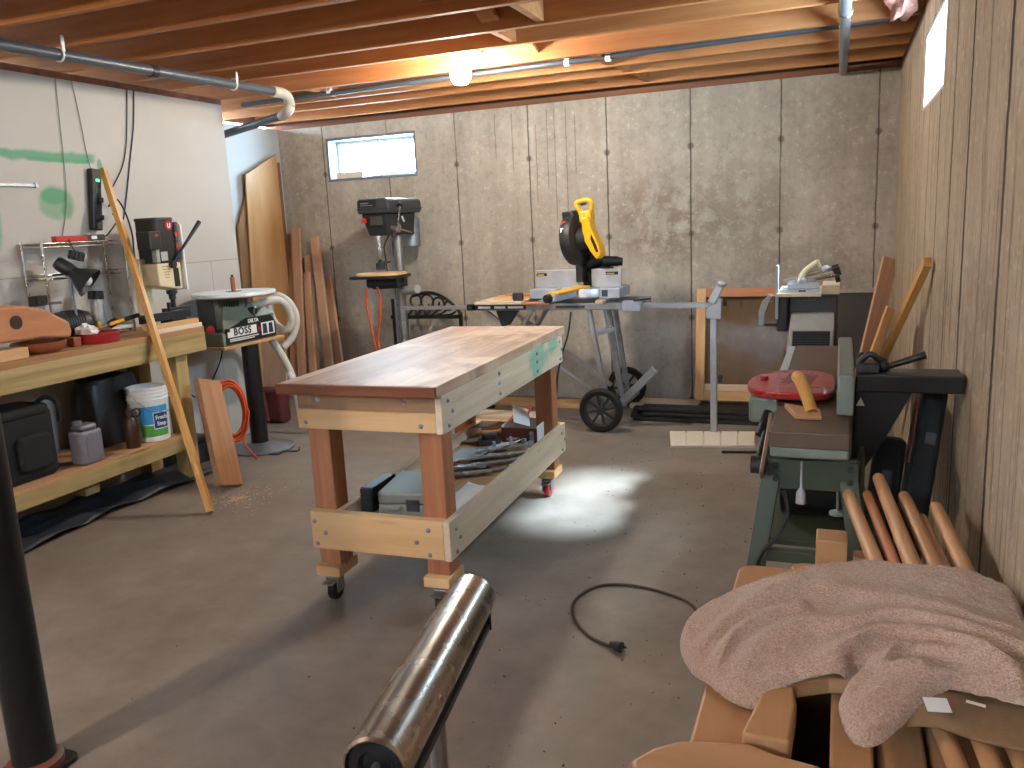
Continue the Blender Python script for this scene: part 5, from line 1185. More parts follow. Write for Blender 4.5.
# glazed wooden frame leaning on the wall
t = thing('glazed_frame', 'light wooden glazed frame leaning on the back wall behind the support leg', 'window frame', (-.6, 6.0, .06))
FM = Matrix.Translation((-.955, 5.93, .062)) @ Euler((R(-10), 0, 0)).to_matrix().to_4x4()
def fb(x0, z0_, x1, z1_, n, m_, y0=-.02, y1=.02): return obj(n, MB().box((x0, y0, z0_), (x1, y1, z1_)).xf(FM), m_, t, .003)
FW, FH = .80, .80
fb(.0, .0, .065, FH, 'stile', M['pine']['z']); fb(FW-.065, .0, FW, FH, 'stile', M['pine']['z'])
fb(.066, FH-.06, FW-.066, FH, 'top_rail', M['orangewood']['x']); fb(.066, .0, FW-.066, .07, 'bottom_rail', M['pine']['x']); fb(.066, .071, FW-.066, .12, 'glazing_rail', M['pale']['x'], -.012, .012)
fb(.066, .121, FW-.066, FH-.061, 'pane', M['lens'], -.003, .003)
fb(.062, .10, FW-.062, FH-.05, 'backing_board', M['brownsheet'], .021, .027)
t = thing('dark_panel', 'dark panel with a pale top edge leaning on the back wall in the right corner', 'panel', (-.05, 6.08, 0))
obj('panel', MB().mbox((.60, .02, .80), Matrix.Translation((-.06, 6.105, .405)) @ Euler((R(-3), 0, 0)).to_matrix().to_4x4()), M['darksheet'], t, .002)
obj('top_edge', MB().mbox((.60, .03, .03), Matrix.Translation((-.06, 6.114, .82)) @ Euler((R(-3), 0, 0)).to_matrix().to_4x4()), M['greymach'], t, .002)
plank('leaning_board', (.09, 5.62, .01), (.300, 5.95, 1.04), .11, .02, M['oak'], 'wide reddish board leaning in the right corner against the right wall', 'board', up=(-.6, 1, .1))
plank('leaning_board', (.06, 5.38, .01), (.300, 5.74, .74), .06, .02, M['pine']['z'], 'short board leaning in front of the wide reddish board in the right corner', 'board', up=(-.6, 1, .1))
plank('long_stick', (.06, 5.25, .01), (.305, 3.50, 1.165), .04, .028, M['stick'], 'pale square stick leaning against the right wall above the black arm', 'stick', up=(-1, 0, 0))

# ------------------------------------------------------------------ machine behind the jointer
bs = thing('belt_sander', 'putty and dark grey machine with a slotted panel behind the jointer', 'machine', (-.13, 4.1, 0))
obj('stand', MB().rings([[V((-.27, 3.93, 0)), V((.02, 3.93, 0)), V((.02, 4.35, 0)), V((-.27, 4.35, 0))], [V((-.23, 3.93, .76)), V((-.01, 3.93, .76)), V((-.01, 4.32, .76)), V((-.23, 4.32, .76))]]), M['darkgreen'], bs, .006)
obj('body', MB().box((-.215, 3.96, .76), (-.005, 4.32, 1.0)), M['charcoal'], bs, .008)
obj('front_panel', MB().rings([[V((-.215, 3.80, .76)), V((-.02, 3.80, .76)), V((-.02, 3.955, .76)), V((-.215, 3.955, .76))], [V((-.205, 3.86, .865)), V((-.018, 3.86, .865)), V((-.018, 3.955, .865)), V((-.205, 3.955, .865))], [V((-.20, 3.90, .925)), V((-.02, 3.90, .925)), V((-.02, 3.955, .925)), V((-.20, 3.955, .925))]]), M['greymach'], bs, .008)
b = MB(); vm = Matrix.Translation((-.112, 3.826, .818)) @ Euler((R(-30), 0, 0)).to_matrix().to_4x4()
obj('vent_panel', MB().mbox((.155, .004, .075), vm), M['ink'], bs)
for k in range(6): b.mbox((.145, .006, .004), vm @ Matrix.Translation((0, -.002, -.03 + .012*k)))
obj('vent_slats', b, M['charcoal'], bs)
obj('vent_frame', MB().mbox((.17, .006, .008), vm @ Matrix.Translation((0, 0, .044))).mbox((.17, .006, .008), vm @ Matrix.Translation((0, 0, -.044))).mbox((.008, .006, .09), vm @ Matrix.Translation((.081, 0, 0))).mbox((.008, .006, .09), vm @ Matrix.Translation((-.081, 0, 0))), M['greymetal'], bs, .001)
obj('side_cover', MB().box((-.262, 3.92, .84), (-.216, 4.25, 1.0)), M['castblack'], bs, .008)
obj('side_flange', MB().box((-.268, 3.90, .90), (-.256, 3.94, 1.14)), M['bluegrey'], bs, .002)
obj('plywood_deck', MB().box((-.262, 3.88, 1.001), (-.075, 4.25, 1.018)).box((-.0745, 3.98, 1.001), (.0, 4.25, 1.04)), M['pale']['x'], bs, .002)
obj('slide_base', MB().box((-.25, 3.90, 1.0185), (-.085, 4.05, 1.032)).box((-.22, 3.93, 1.032), (-.09, 4.0, 1.056)), M['silver'], bs, .004)
obj('slide_slot', MB().box((-.17, 3.898, 1.022), (-.14, 3.9, 1.029)), M['ink'], bs)
obj('guide_rod', MB().cyl((-.24, 3.98, 1.06), (-.03, 4.04, 1.115), .011), M['chrome'], bs, 0, 40)
obj('guide_rod', MB().cyl((-.16, 3.96, 1.062), (-.02, 3.98, 1.085), .008), M['chrome'], bs, 0, 40)
arcp = [(-.165, 3.95, 1.06), (-.16, 3.95, 1.09), (-.14, 3.955, 1.115), (-.115, 3.96, 1.135), (-.095, 3.965, 1.148)]
obj('protractor_arc', MB().tube(spline(arcp, 5), .012, 8), M['cream'], bs, 0, 60)
obj('arc_end', MB().mbox((.012, .03, .035), Matrix.Translation((-.09, 3.965, 1.14)) @ Euler((0, R(-20), 0)).to_matrix().to_4x4()), M['cream'], bs, .002)
for x, y, z in ((-.16, 3.945, 1.065), (-.06, 4.03, 1.11)): obj('swivel', MB().sphere((x, y, z), .02, 14), M['silver'], bs, 0, 60)
star_knob(bs, (-.03, 4.03, 1.10), (.9, 0, .3), .024, .03, M['black'], bs)
obj('side_knob', MB().cyl((-.02, 3.98, 1.07), (.0, 3.98, 1.075), .018), M['black'], bs, .003)
obj('curved_guard', MB().prism([(-.345, .865), (-.32, .86), (-.318, .92), (-.30, .975), (-.285, 1.0), (-.295, 1.01), (-.33, .975), (-.345, .93)], .012, Matrix(((1,0,0,0),(0,0,1,3.95),(0,1,0,0),(0,0,0,1)))), M['greymetal'], bs, .003)
obj('guard_rod', MB().cyl((-.33, 3.956, .868), (-.25, 3.956, .868), .006), M['castblack'], bs, 0, 40)

# ------------------------------------------------------------------ jointer
jn = thing('jointer', 'green and brown jointer with a red cutter guard near the right wall', 'jointer', (-.06, 2.9, 0))
TZ = .80
obj('infeed_table', MB().box((-.168, 2.265, TZ-.045), (.036, 2.78, TZ)), M['castbed'], jn, .004)
obj('table_edge', MB().box((-.166, 2.275, TZ-.075), (.034, 2.77, TZ-.0455)), M['green'], jn, .006)
obj('outfeed_table', MB().box((-.168, 2.90, TZ-.04), (.036, 3.76, TZ+.003)), M['castbed'], jn, .004)
obj('side_lip', MB().box((-.198, 2.95, TZ-.03), (-.169, 3.72, TZ+.006)), M['greymetal'], jn, .003)
obj('bed_casting', MB().rings([[V((-.12, 2.45, .70)), V((.02, 2.45, .70)), V((.02, 3.5, .70)), V((-.12, 3.5, .70))], [V((-.155, 2.30, .76)), V((.03, 2.30, .76)), V((.03, 3.7, .76)), V((-.155, 3.7, .76))]]), M['green'], jn, .006)
obj('cutter_head', MB().cyl((-.165, 2.84, TZ-.03), (.03, 2.84, TZ-.03), .032), M['steel'], jn, 0, 40)
gpoly = spline([(-.268, 2.72, 0), (-.22, 2.63, 0), (-.10, 2.60, 0), (-.02, 2.63, 0), (-.006, 2.76, 0), (-.02, 2.93, 0), (-.10, 3.0, 0), (-.20, 2.97, 0), (-.262, 2.86, 0)], 6, True)
gp = [(p.x, p.y) for p in gpoly]
obj('cutter_guard', MB().prism(gp, .024, Matrix.Translation((0, 0, TZ+.012))), M['red'], jn, .006)
obj('guard_label', MB().prism([(-.17, 2.76), (-.08, 2.74), (-.06, 2.90), (-.15, 2.92)], .001, Matrix.Translation((0, 0, TZ+.0362))), M['leatherbrown'], jn)
obj('guard_rib', MB().cyl((-.225, 2.80, TZ+.036), (-.225, 2.80, TZ+.050), .014), M['red'], jn, .002, 40)
obj('guard_arm', MB().box((-.26, 2.66, TZ-.075), (-.169, 2.86, TZ+.008)), M['green'], jn, .01)
obj('adjuster', MB().cyl((-.22, 2.60, TZ-.10), (-.20, 2.66, TZ-.04), .014).cyl((-.205, 2.35, TZ-.11), (-.205, 2.62, TZ-.09), .008).cyl((-.22, 2.33, TZ-.115), (-.18, 2.33, TZ-.115), .025), M['castblack'], jn, 0, 40)
obj('adjuster_rod', MB().beam((-.185, 2.25, TZ-.12), (-.185, 2.58, TZ-.03), .012, .02), M['steel'], jn, .002)
obj('fence', MB().box((.0, 2.46, TZ+.004), (.046, 3.20, TZ+.122)), M['green'], jn, .006)
obj('fence_carriage', MB().box((.05, 2.50, TZ+.066), (.322, 2.62, TZ+.112)), M['blackpaint'], jn, .004)
obj('carriage_cap', MB().box((.055, 2.505, TZ+.1122), (.32, 2.615, TZ+.115)), M['darksheet'], jn)
obj('rear_casting', MB().prism([(.05, TZ+.065), (.20, TZ+.065), (.14, TZ-.06), (.08, TZ-.17), (.04, TZ-.17)], .10, Matrix(((1,0,0,0),(0,0,1,2.53),(0,1,0,0),(0,0,0,1)))), M['blackpaint'], jn, .004)
obj('clamp_block', MB().box((.05, 2.51, TZ+.117), (.11, 2.60, TZ+.145)), M['castblack'], jn, .004)
obj('clamp_lever', MB().cyl((.12, 2.56, TZ+.125), (.23, 2.56, TZ+.165), .008, .011).sphere((.12, 2.56, TZ+.13), .02, 12), M['black'], jn, 0, 60)
obj('lock_knob', MB().tube(spline([(.06, 2.54, TZ+.148), (.085, 2.54, TZ+.168), (.11, 2.55, TZ+.152), (.13, 2.55, TZ+.145)], 5), .009), M['black'], jn, 0, 60)
obj('motor_lead', MB().tube(spline([(.05, 2.72, TZ+.10), (.07, 2.78, TZ+.13), (.09, 2.74, TZ+.06), (.10, 2.68, TZ+.0)], 6), .006), M['cordblack'], jn, 0, 60)
obj('warning_triangle', MB().prism([(.052, TZ+.02), (.075, TZ+.02), (.064, TZ+.045)], .002, Matrix(((1,0,0,0),(0,0,1,2.526),(0,1,0,0),(0,0,0,1)))), M['cream'], jn)
# stand
for sx in (-1, 1):
    for sy in (-1, 1):
        top = V((-.065 + sx*.095, 2.95 + sy*.57, .70)); bot = V((-.065 + sx*.19, 2.95 + sy*.70, .0))
        obj('leg', MB().beam(bot, top, .05, .05, up=(0, 1, 0)), M['darkgreen'], jn, .003)
obj('front_apron', MB().box((-.178, 2.345, .615), (.062, 2.375, .70)), M['darkgreen'], jn, .003)
obj('back_apron', MB().box((-.178, 3.525, .615), (.062, 3.555, .70)), M['darkgreen'], jn, .003)
obj('side_apron', MB().box((-.195, 2.376, .63), (-.178, 3.52, .70)), M['darkgreen'], jn, .003)
obj('side_apron', MB().box((.06, 2.376, .63), (.077, 3.52, .70)), M['darkgreen'], jn, .003)
for x in (-.155, .04):
    for z in (.682, .645): obj('bolt', MB().cyl((x, 2.344, z), (x, 2.336, z), .009, n=6), M['castblack'], jn)
obj('lower_brace', MB().box((-.20, 2.33, .40), (.075, 2.36, .435)), M['darkgreen'], jn, .003)
obj('motor', MB().cyl((-.17, 2.85, .47), (.05, 2.85, .47), .10, n=28), M['blackpaint'], jn, .008, 40)
obj('motor_shelf', MB().box((-.19, 2.6, .345), (.07, 3.1, .365)), M['darkgreen'], jn, .002)
obj('pull_knob', MB().lathe([(.0, 0), (.014, 0), (.013, .03), (.004, .045), (.003, .12), (0, .12)], (-.085, 2.32, .585)), M['greymetal'], jn, 0, 40)
obj('switch_paddle', MB().lathe([(.0, 0), (.022, .004), (.022, .012), (.004, .02), (.003, .10), (0, .1)], (.01, 2.42, .52)), M['greymetal'], jn, 0, 40)
obj('power_lead', MB().tube(spline([(-.13, 2.31, .62), (-.12, 2.30, .55), (-.15, 2.30, .48), (-.19, 2.29, .43), (-.21, 2.30, .3), (-.2, 2.28, .05)], 7), .005), M['cordblack'], jn, 0, 60)
# push block
t = thing('push_block', 'light wooden push block with a slanted round handle on the jointer bed', 'push block', (-.09, 2.5, TZ))
obj('sole', MB().prism([(-.145, 2.545), (-.045, 2.49), (-.038, 2.41), (-.108, 2.41)], .016, Matrix.Translation((0, 0, TZ+.0005))), M['maple']['x'], t, .003)
obj('handle', MB().tube(spline([(-.065, 2.445, TZ+.014), (-.08, 2.485, TZ+.05), (-.10, 2.53, TZ+.088), (-.11, 2.56, TZ+.095)], 5), [.017]*6 + [.018]*5 + [.019]*5, 14), M['stick'], t, 0, 60)

# black cases between the jointer and the wall
def leaning_box(name, label, cat, p, q, w, t_, m, up, extra=None):
    t = thing(name, label, cat, p)
    F = Matrix.Translation(V(p)) @ frame(V(q) - V(p), up); ln_ = (V(q)-V(p)).length
    obj('case_shell', MB().mbox((w, t_, ln_), F @ Matrix.Translation((0, 0, ln_/2))), m, t, .018, seg=3)
    if extra: extra(t, F, ln_)
    return t
def cx1(t, F, ln_):
    obj('case_end', MB().mbox((.068, .104, .02), F @ Matrix.Translation((0, 0, ln_+.002))), M['leatherbrown'], t, .012, seg=3)
    obj('case_edge', MB().mbox((.010, .09, ln_*.24), F @ Matrix.Translation((-.035, 0, ln_*.85))), M['leatherbrown'], t, .005)
    obj('tag_label', MB().mbox((.028, .002, .034), F @ Matrix.Translation((.008, -.056, ln_-.15))), M['charcoal'], t)
leaning_box('instrument_case', 'tall black case with a red-brown end leaning on the right wall', 'case', (.155, 2.47, .02), (.268, 2.72, .835), .075, .11, M['caseblack'], (0, 1, 0), cx1)
leaning_box('flat_case', 'lower black flat case standing left of the tall black case', 'case', (.098, 2.72, .02), (.165, 2.82, .655), .09, .10, M['caseblack'], (0, 1, 0),
            lambda t, F, l: obj('case_ridge', MB().mbox((.03, .01, l*.7), F @ Matrix.Translation((0, -.053, l*.5))), M['charcoal'], t, .004))

# ------------------------------------------------------------------ foreground pile on an open box
ZP = .55
cb = thing('cardboard_box', 'open cardboard box under the pile of wooden furniture parts', 'box', (.05, 1.45, 0))
bx = (-.195, .305, .55, 1.86)
obj('bottom', MB().box((bx[0], bx[2], .001), (bx[1], bx[3], .006)), M['card'], cb)
for n_, lo, hi in (('side_wall', (bx[0], bx[2], .006), (bx[0]+.006, bx[3], .52)), ('side_wall', (bx[1]-.006, bx[2], .006), (bx[1], bx[3], .52)), ('end_wall', (bx[0]+.006, bx[2], .006), (bx[1]-.006, bx[2]+.006, .52)), ('end_wall', (bx[0]+.006, bx[3]-.006, .006), (bx[1]-.006, bx[3], .52))):
    obj(n_, MB().box(lo, hi), M['card'], cb)
def slab(name, label, poly, z, th, ax='y', cat='wooden part', bev=.006, r=.03, m='maple'):
    o = obj(name, MB().prism(poly, th, Matrix.Translation((0, 0, z))), M[m][ax], None, bev, seg=3); return setp(o, label, cat)
def arc(cx, cy, r, a0, a1, n=6): return [(cx + r*cos(R(a0 + (a1-a0)*k/n)), cy + r*sin(R(a0 + (a1-a0)*k/n))) for k in range(n+1)]
ZB_ = .5205
slab('flat_wood_panel', 'flat tan panel with a rounded far corner along the left edge of the pile', [(-.208, .60)] + arc(-.168, 1.905, .04, 180, 90) + [(-.062, 1.945), (-.062, .60)], ZB_, .03)
slab('plain_board', 'plain tan board in the middle of the pile, right of the dark gap', [(.004, .60), (.004, 1.93), (.066, 1.93), (.066, .60)], ZB_, .045)
slab('plain_board', 'darker tan board right of the dark gap board in the pile, under the towel flap', [(.074, .60), (.074, 1.90), (.142, 1.90), (.142, .60)], ZB_, .03)
slab('plain_board', 'tan board along the right wall under the spindles', [(.15, .60), (.15, 1.93), (.30, 1.93), (.30, .60)], ZB_, .022)
# curved arm piece at the near edge
slab('curved_wood_piece', 'curved tan arm piece with a pointed left tip at the near edge of the pile', [(.0, .60), (.0, 1.155), (-.07, 1.165), (-.11, 1.18), (-.17, 1.17), (-.215, 1.155), (-.25, 1.125), (-.277, 1.085), (-.27, 1.06), (-.22, 1.05), (-.16, 1.0), (-.12, .9), (-.11, .60)], ZB_+.0305, .04, 'x', bev=.012)
slab('wood_block', 'squarish tan block between the curved arm piece and the towel', [(-.125, 1.19), (-.105, 1.31), (-.09, 1.335), (-.055, 1.35), (-.048, 1.30), (-.052, 1.19)], ZB_+.0305, .045, 'y', bev=.006)
# slats the spindles rest on
slab('crosswise_board', 'olive tan slat lying crosswise under the near edge of the towel', [(-.10, 1.355), (-.06, 1.40), (.0, 1.435), (.065, 1.45), (.065, 1.40), (.0, 1.39), (-.05, 1.36)], ZB_+.0455, .03, 'x', bev=.004)
slab('crosswise_board', 'long olive tan slat lying crosswise behind the towel under the spindles', arc(-.055, 1.80, .03, 90, 270) + [(.28, 1.77), (.28, 1.83)], ZB_+.0455, .052, 'x', bev=.008)
slab('wood_block', 'square tan block standing beyond the slat at the far end of the pile', [(-.035, 1.845), (-.035, 1.92), (.030, 1.92), (.030, 1.845)], ZB_+.0455, .10, 'x', bev=.004)
slab('wood_block', 'small tan peg beside the square tan block at the far end of the pile', [(.043, 1.87), (.043, 1.91), (.068, 1.91), (.068, 1.87)], ZB_+.0455, .06, 'x', bev=.004)
t = thing('wood_screw', 'rusty screw knob lying on the tan panel beside the towel', 'screw', (-.115, 1.82, ZB_+.0305))
obj('head', MB().lathe([(.0, 0), (.011, 0), (.013, .008), (.009, .016), (0, .018)], (-.10, 1.80, ZB_+.031)), M['leatherbrown'], t, 0, 40)
obj('shank', MB().cyl((-.105, 1.805, ZB_+.037), (-.145, 1.84, ZB_+.035), .0035, n=8), M['castblack'], t, 0, 40)
# turned spindles
SPN = [((.032, 2.147, .68), (.189, 1.16, .566), .0165, 'leftmost long turned spindle in the pile of furniture parts'),
       ((.076, 2.157, .68), (.175, 1.45, .585), .0125, 'thin reddish spindle second from the left in the pile'),
       ((.103, 2.218, .705), (.232, 1.16, .570), .0165, 'longest and highest turned spindle, third from the left in the pile'),
       ((.127, 2.165, .662), (.208, 1.50, .588), .0125, 'dark spindle half hidden behind the fourth pale spindle'),
       ((.158, 2.145, .685), (.276, 1.16, .570), .0165, 'pale turned spindle in front of the half hidden dark one'),
       ((.193, 2.08, .655), (.243, 1.60, .602), .014, 'short spindle second from the right beside the right wall'),
       ((.226, 2.12, .672), (.289, 1.52, .592), .0165, 'rightmost turned spindle next to the concrete wall')]
for i, (far, near, r, lab_) in enumerate(SPN):
    far, near = V(far), V(near); ln_ = (far-near).length
    mb = MB().lathe([(.0, 0), (r*.8, .0), (r*.85, .01), (r*1.05, ln_*.35), (r*1.05, ln_*.6), (r*.95, ln_*.9), (r*.88, ln_-.008), (r*.7, ln_-.001), (0, ln_)], n=20)
    o = obj('turned_spindle', mb, M['maple']['z'] if i not in (1, 3) else M['orangewood']['z'], None, 0, 60, local=True, loc=(0, 0, 0))
    o.matrix_local = Matrix.Translation(near) @ frame(far - near); setp(o, lab_, 'spindle')

# towel
from mathutils import noise as mnoise
OUTL = [(-0.2764, 1.5262, 0.572), (-0.2706, 1.5838, 0.58), (-0.2264, 1.6325, 0.6), (-0.175, 1.664, 0.62), (-0.0844, 1.6932, 0.65), (-0.0097, 1.7173, 0.668), (0.079, 1.7363, 0.675), (0.1647, 1.7331, 0.675), (0.241, 1.7353, 0.672), (0.2976, 1.7096, 0.668), (0.322, 1.6787, 0.66), (0.322, 1.5977, 0.66), (0.322, 1.4549, 0.665), (0.3116, 1.3044, 0.665), (0.266, 1.2876, 0.668), (0.2213, 1.3045, 0.668), (0.1815, 1.3188, 0.662), (0.1419, 1.2913, 0.652), (0.102, 1.2423, 0.632), (0.069, 1.2037, 0.618), (0.0427, 1.2018, 0.612), (0.0223, 1.2415, 0.614), (0.0153, 1.2868, 0.622), (0.0294, 1.3311, 0.64), (0.0512, 1.3571, 0.65), (0.0206, 1.3509, 0.64), (-0.0063, 1.3497, 0.632), (-0.0459, 1.3505, 0.615), (-0.0758, 1.3325, 0.6), (-0.1078, 1.3044, 0.58), (-0.1339, 1.3132, 0.575), (-0.1616, 1.3296, 0.572), (-0.2003, 1.3692, 0.57), (-0.2381, 1.4104, 0.57), (-0.2649, 1.4694, 0.57)]
RID = {'a': [(-0.2251, 1.4894), (-0.1418, 1.5612), (-0.0362, 1.5966), (0.0735, 1.5835), (0.2026, 1.5232), (0.2944, 1.4614), (0.322, 1.4331)], 'b': [(-0.1559, 1.2986), (-0.1263, 1.3973), (-0.0515, 1.4622), (0.0192, 1.4686), (0.0961, 1.5012), (0.1958, 1.4613), (0.2836, 1.3987), (0.322, 1.3669)], 'c': [(-0.1028, 1.2433), (-0.0746, 1.3052), (-0.0336, 1.3276), (0.0074, 1.3435), (0.0436, 1.4035), (0.0932, 1.4394), (0.1629, 1.4236), (0.2139, 1.3784), (0.2693, 1.3163)], 'd': [(0.0655, 1.3351), (0.1204, 1.3976), (0.1864, 1.3768), (0.23, 1.3397), (0.2736, 1.2952)], 'e': [(-0.2345, 1.4107), (-0.1859, 1.4979), (-0.1065, 1.5756), (-0.0441, 1.62)], 'f': [(-0.1914, 1.354), (-0.1653, 1.4451), (-0.1017, 1.5093), (-0.0343, 1.5358)], 'g': [(0.0633, 1.3304), (0.1114, 1.3323), (0.154, 1.315), (0.1803, 1.3113)], 'h': [(0.0288, 1.2496), (0.0652, 1.2717), (0.1118, 1.3199), (0.1536, 1.3561)], 'hem': [(0.0337, 1.1832), (0.0628, 1.1972), (0.097, 1.2541), (0.1429, 1.3293)]}
# ridge: height, width on the far side, width on the near side
RW = {'a': (.014, .04, .018), 'b': (.024, .04, .016), 'c': (.028, .035, .010), 'd': (.022, .022, .009), 'e': (.018, .025, .014), 'f': (.022, .024, .012), 'g': (.014, .022, .007), 'h': (.008, .02, .02), 'hem': (.004, .012, .012)}
def seg_d(px_, py_, a, b):
    ax, ay = a[0], a[1]; dx, dy = b[0]-ax, b[1]-ay; q = dx*dx + dy*dy
    t = 0 if q == 0 else max(0, min(1, ((px_-ax)*dx + (py_-ay)*dy)/q))
    ex, ey = px_-ax-t*dx, py_-ay-t*dy
    return math.hypot(ex, ey), dx*(py_-ay) - dy*(px_-ax), t, (ax+t*dx, ay+t*dy)
OP = spline(OUTL, 5, True)
def inside(x, y):
    c = False; n = len(OP)
    for i in range(n):
        a, b = OP[i], OP[i-1]
        if (a.y > y) != (b.y > y) and x < (b.x-a.x)*(y-a.y)/(b.y-a.y) + a.x: c = not c
    return c
def edge(x, y):
    best = (9, None)
    n = len(OP)
    for i in range(n):
        d, sd, t, q = seg_d(x, y, OP[i-1], OP[i])
        if d < best[0]: best = (d, q, OP[i-1].z*(1-t) + OP[i].z*t)
    return best
RS = {k: spline([(x, y, 0) for x, y in v], 5) for k, v in RID.items()}
def base_z(x, y):
    w = zt = 0
    for q in OP[::2]:
        k = 1/((q.x-x)**2 + (q.y-y)**2 + 2e-4)**1.3; w += k; zt += k*q.z
    return zt/w
def towel_z(x, y, d):
    z = base_z(x, y) + .024*(1 - math.exp(-d/.045))
    e = min(1, d/.03)*.75 + .25
    for k, pl_ in RS.items():
        A, wf, wn = RW[k]; best = (9, 0, 0)
        for i in range(len(pl_)-1):
            r = seg_d(x, y, pl_[i], pl_[i+1])
            if r[0] < best[0]: best = (r[0], r[1], (i + r[2])/(len(pl_)-1))
        fade = min(1, best[2]/.18 + .05)*min(1, (1-best[2])/.12 + .15)
        z += A*e*fade*math.exp(-(best[0]/(wf if best[1] > 0 else wn))**2)
    z -= .034*math.exp(-((x-.042)/.022)**2 - ((y-1.372)/.022)**2) + .016*math.exp(-((x-.135)/.02)**2 - ((y-1.41)/.014)**2)
    z += mnoise.noise(V((x*13, y*13, 3.1)))*.005 + mnoise.noise(V((x*60, y*60, 7.7)))*.002 + mnoise.noise(V((x*160, y*160, 1.7)))*.0014
    return z - .014*max(0, 1 - d/.012)**2 + .003*math.exp(-((d-.016)/.006)**2)
G = .0045; x0, y0 = -.285, 1.19; nx, ny = int(.615/G), int(.56/G); idx = {}; tb = MB()
keep = [[inside(x0+i*G, y0+j*G) for j in range(ny+1)] for i in range(nx+1)]
near_ = lambda i, j: any(keep[a][b] for a in (i-1, i, i+1) for b in (j-1, j, j+1) if 0 <= a <= nx and 0 <= b <= ny)
for i in range(nx+1):
    for j in range(ny+1):
        if not keep[i][j] and not near_(i, j): continue
        x, y = x0+i*G, y0+j*G; d, q, ze = edge(x, y)
        if not keep[i][j]: x, y = q; d = 0
        idx[i, j] = len(tb.v); tb.v.append(V((x, y, towel_z(x, y, d))))
for i in range(nx):
    for j in range(ny):
        k = [(i, j), (i+1, j), (i+1, j+1), (i, j+1)]
        if all(c in idx for c in k) and any(keep[a][b] for a, b in k): tb.f.append(tuple(idx[c] for c in k))
used = sorted({a for f in tb.f for a in f}); rem = {a: n for n, a in enumerate(used)}
tb.v = [tb.v[a] for a in used]; tb.f = [tuple(rem[a] for a in f) for f in tb.f]
o = obj('towel', tb, M['towel'], None, 0, 80)
s_ = o.modifiers.new('thickness', 'SOLIDIFY'); s_.thickness = .008; s_.offset = -1
setp(o, 'rumpled beige terry towel thrown over the pile of furniture parts', 'towel')
# tan cloth with a white tag under the towel's right end
t = thing('tan_cloth', 'tan brown cloth with a white tag under the near right end of the towel', 'cloth', (.21, 1.28, .59))
def cloth(u, v):
    a = V((.112, 1.252, 0)).lerp(V((.318, 1.222, 0)), u); c = V((.150, 1.345, 0)).lerp(V((.318, 1.40, 0)), u); q = a.lerp(c, v)
    return V((q.x, q.y + .008*sin(3*u)*(1-v), .632 + .010*v + .004*sin(6*u+2*v) + .003*sin(11*u) - .018*(1-v)**4))
o = obj('cloth_sheet', MB().grid(cloth, 40, 24), M['khaki'], t, 0, 80)
s_ = o.modifiers.new('thickness', 'SOLIDIFY'); s_.thickness = .004
obj('care_tag', MB().mbox((.026, .007, .001), Matrix.Translation((.205, 1.288, .647)) @ Euler((0, R(2), R(-12))).to_matrix().to_4x4()), M['paper'], t)
obj('care_tag', MB().mbox((.034, .03, .001), Matrix.Translation((.152, 1.272, .645)) @ Euler((R(10), 0, R(10))).to_matrix().to_4x4()), M['paper'], t)

# ------------------------------------------------------------------ roller stand
rs_ = thing('roller_stand', 'shiny metal work support roller on a stand in the foreground', 'roller stand', (-.52, .98, 0))
A_, B_ = V((-.495, .742, .762)), V((-.572, 1.20, .762)); dA = (B_-A_).normalized()
obj('roller', MB().lathe([(.034, .002), (.037, .0), (.0405, .004), (.0405, (B_-A_).length-.004), (.037, (B_-A_).length), (.034, (B_-A_).length-.002)], A_, dA, 64, cap=False), M['chrome'], rs_, 0, 40)
obj('end_cap', MB().lathe([(.0, .012), (.0342, .012), (.0342, .004), (.022, .004), (.018, .010), (.0, .010)], A_, dA, 40), M['black'], rs_, 0, 40)
obj('end_cap', MB().lathe([(.0, -.012), (.0342, -.012), (.0342, -.004), (.022, -.004), (.018, -.010), (.0, -.010)], B_, dA, 40), M['black'], rs_, 0, 40)
sideV = V((-dA.y, dA.x, 0))
chM = lambda c: Matrix.Translation(c) @ Matrix((sideV, V((0, 0, 1)), dA)).transposed().to_4x4()
mid = (A_ + B_)/2
obj('channel', MB().mbox((.05, .012, (B_-A_).length+.03), chM(mid + V((0, 0, -.062)))), M['blackpaint'], rs_, .002)
for e_, s in ((A_, -1), (B_, 1)):
    obj('bracket', MB().mbox((.055, .075, .004), chM(e_ + dA*s*.012 + V((0, 0, -.031)))), M['blackpaint'], rs_, .001)
    obj('axle_pin', MB().cyl(e_ - dA*s*.008, e_ + dA*s*.022, .005), M['chrome'], rs_, 0, 40)
obj('upper_post', MB().cyl(mid + V((0, 0, -.068)), V((mid.x, mid.y, .40)), .013), M['galv'], rs_, 0, 40)
obj('lower_post', MB().cyl((mid.x, mid.y, .47), (mid.x, mid.y, .06), .018), M['galv'], rs_, 0, 40)
star_knob(rs_, (mid.x+.018, mid.y, .44), (1, 0, 0), .02, .02, M['black'], rs_)
for a in (90, 210, 330):
    d = V((cos(R(a)), sin(R(a)), 0)); c0 = V((mid.x, mid.y, .10))
    obj('leg', MB().tube([c0, c0 + d*.12 + V((0, 0, -.03)), c0 + d*.25 + V((0, 0, -.092))], .011), M['galv'], rs_, 0, 40)

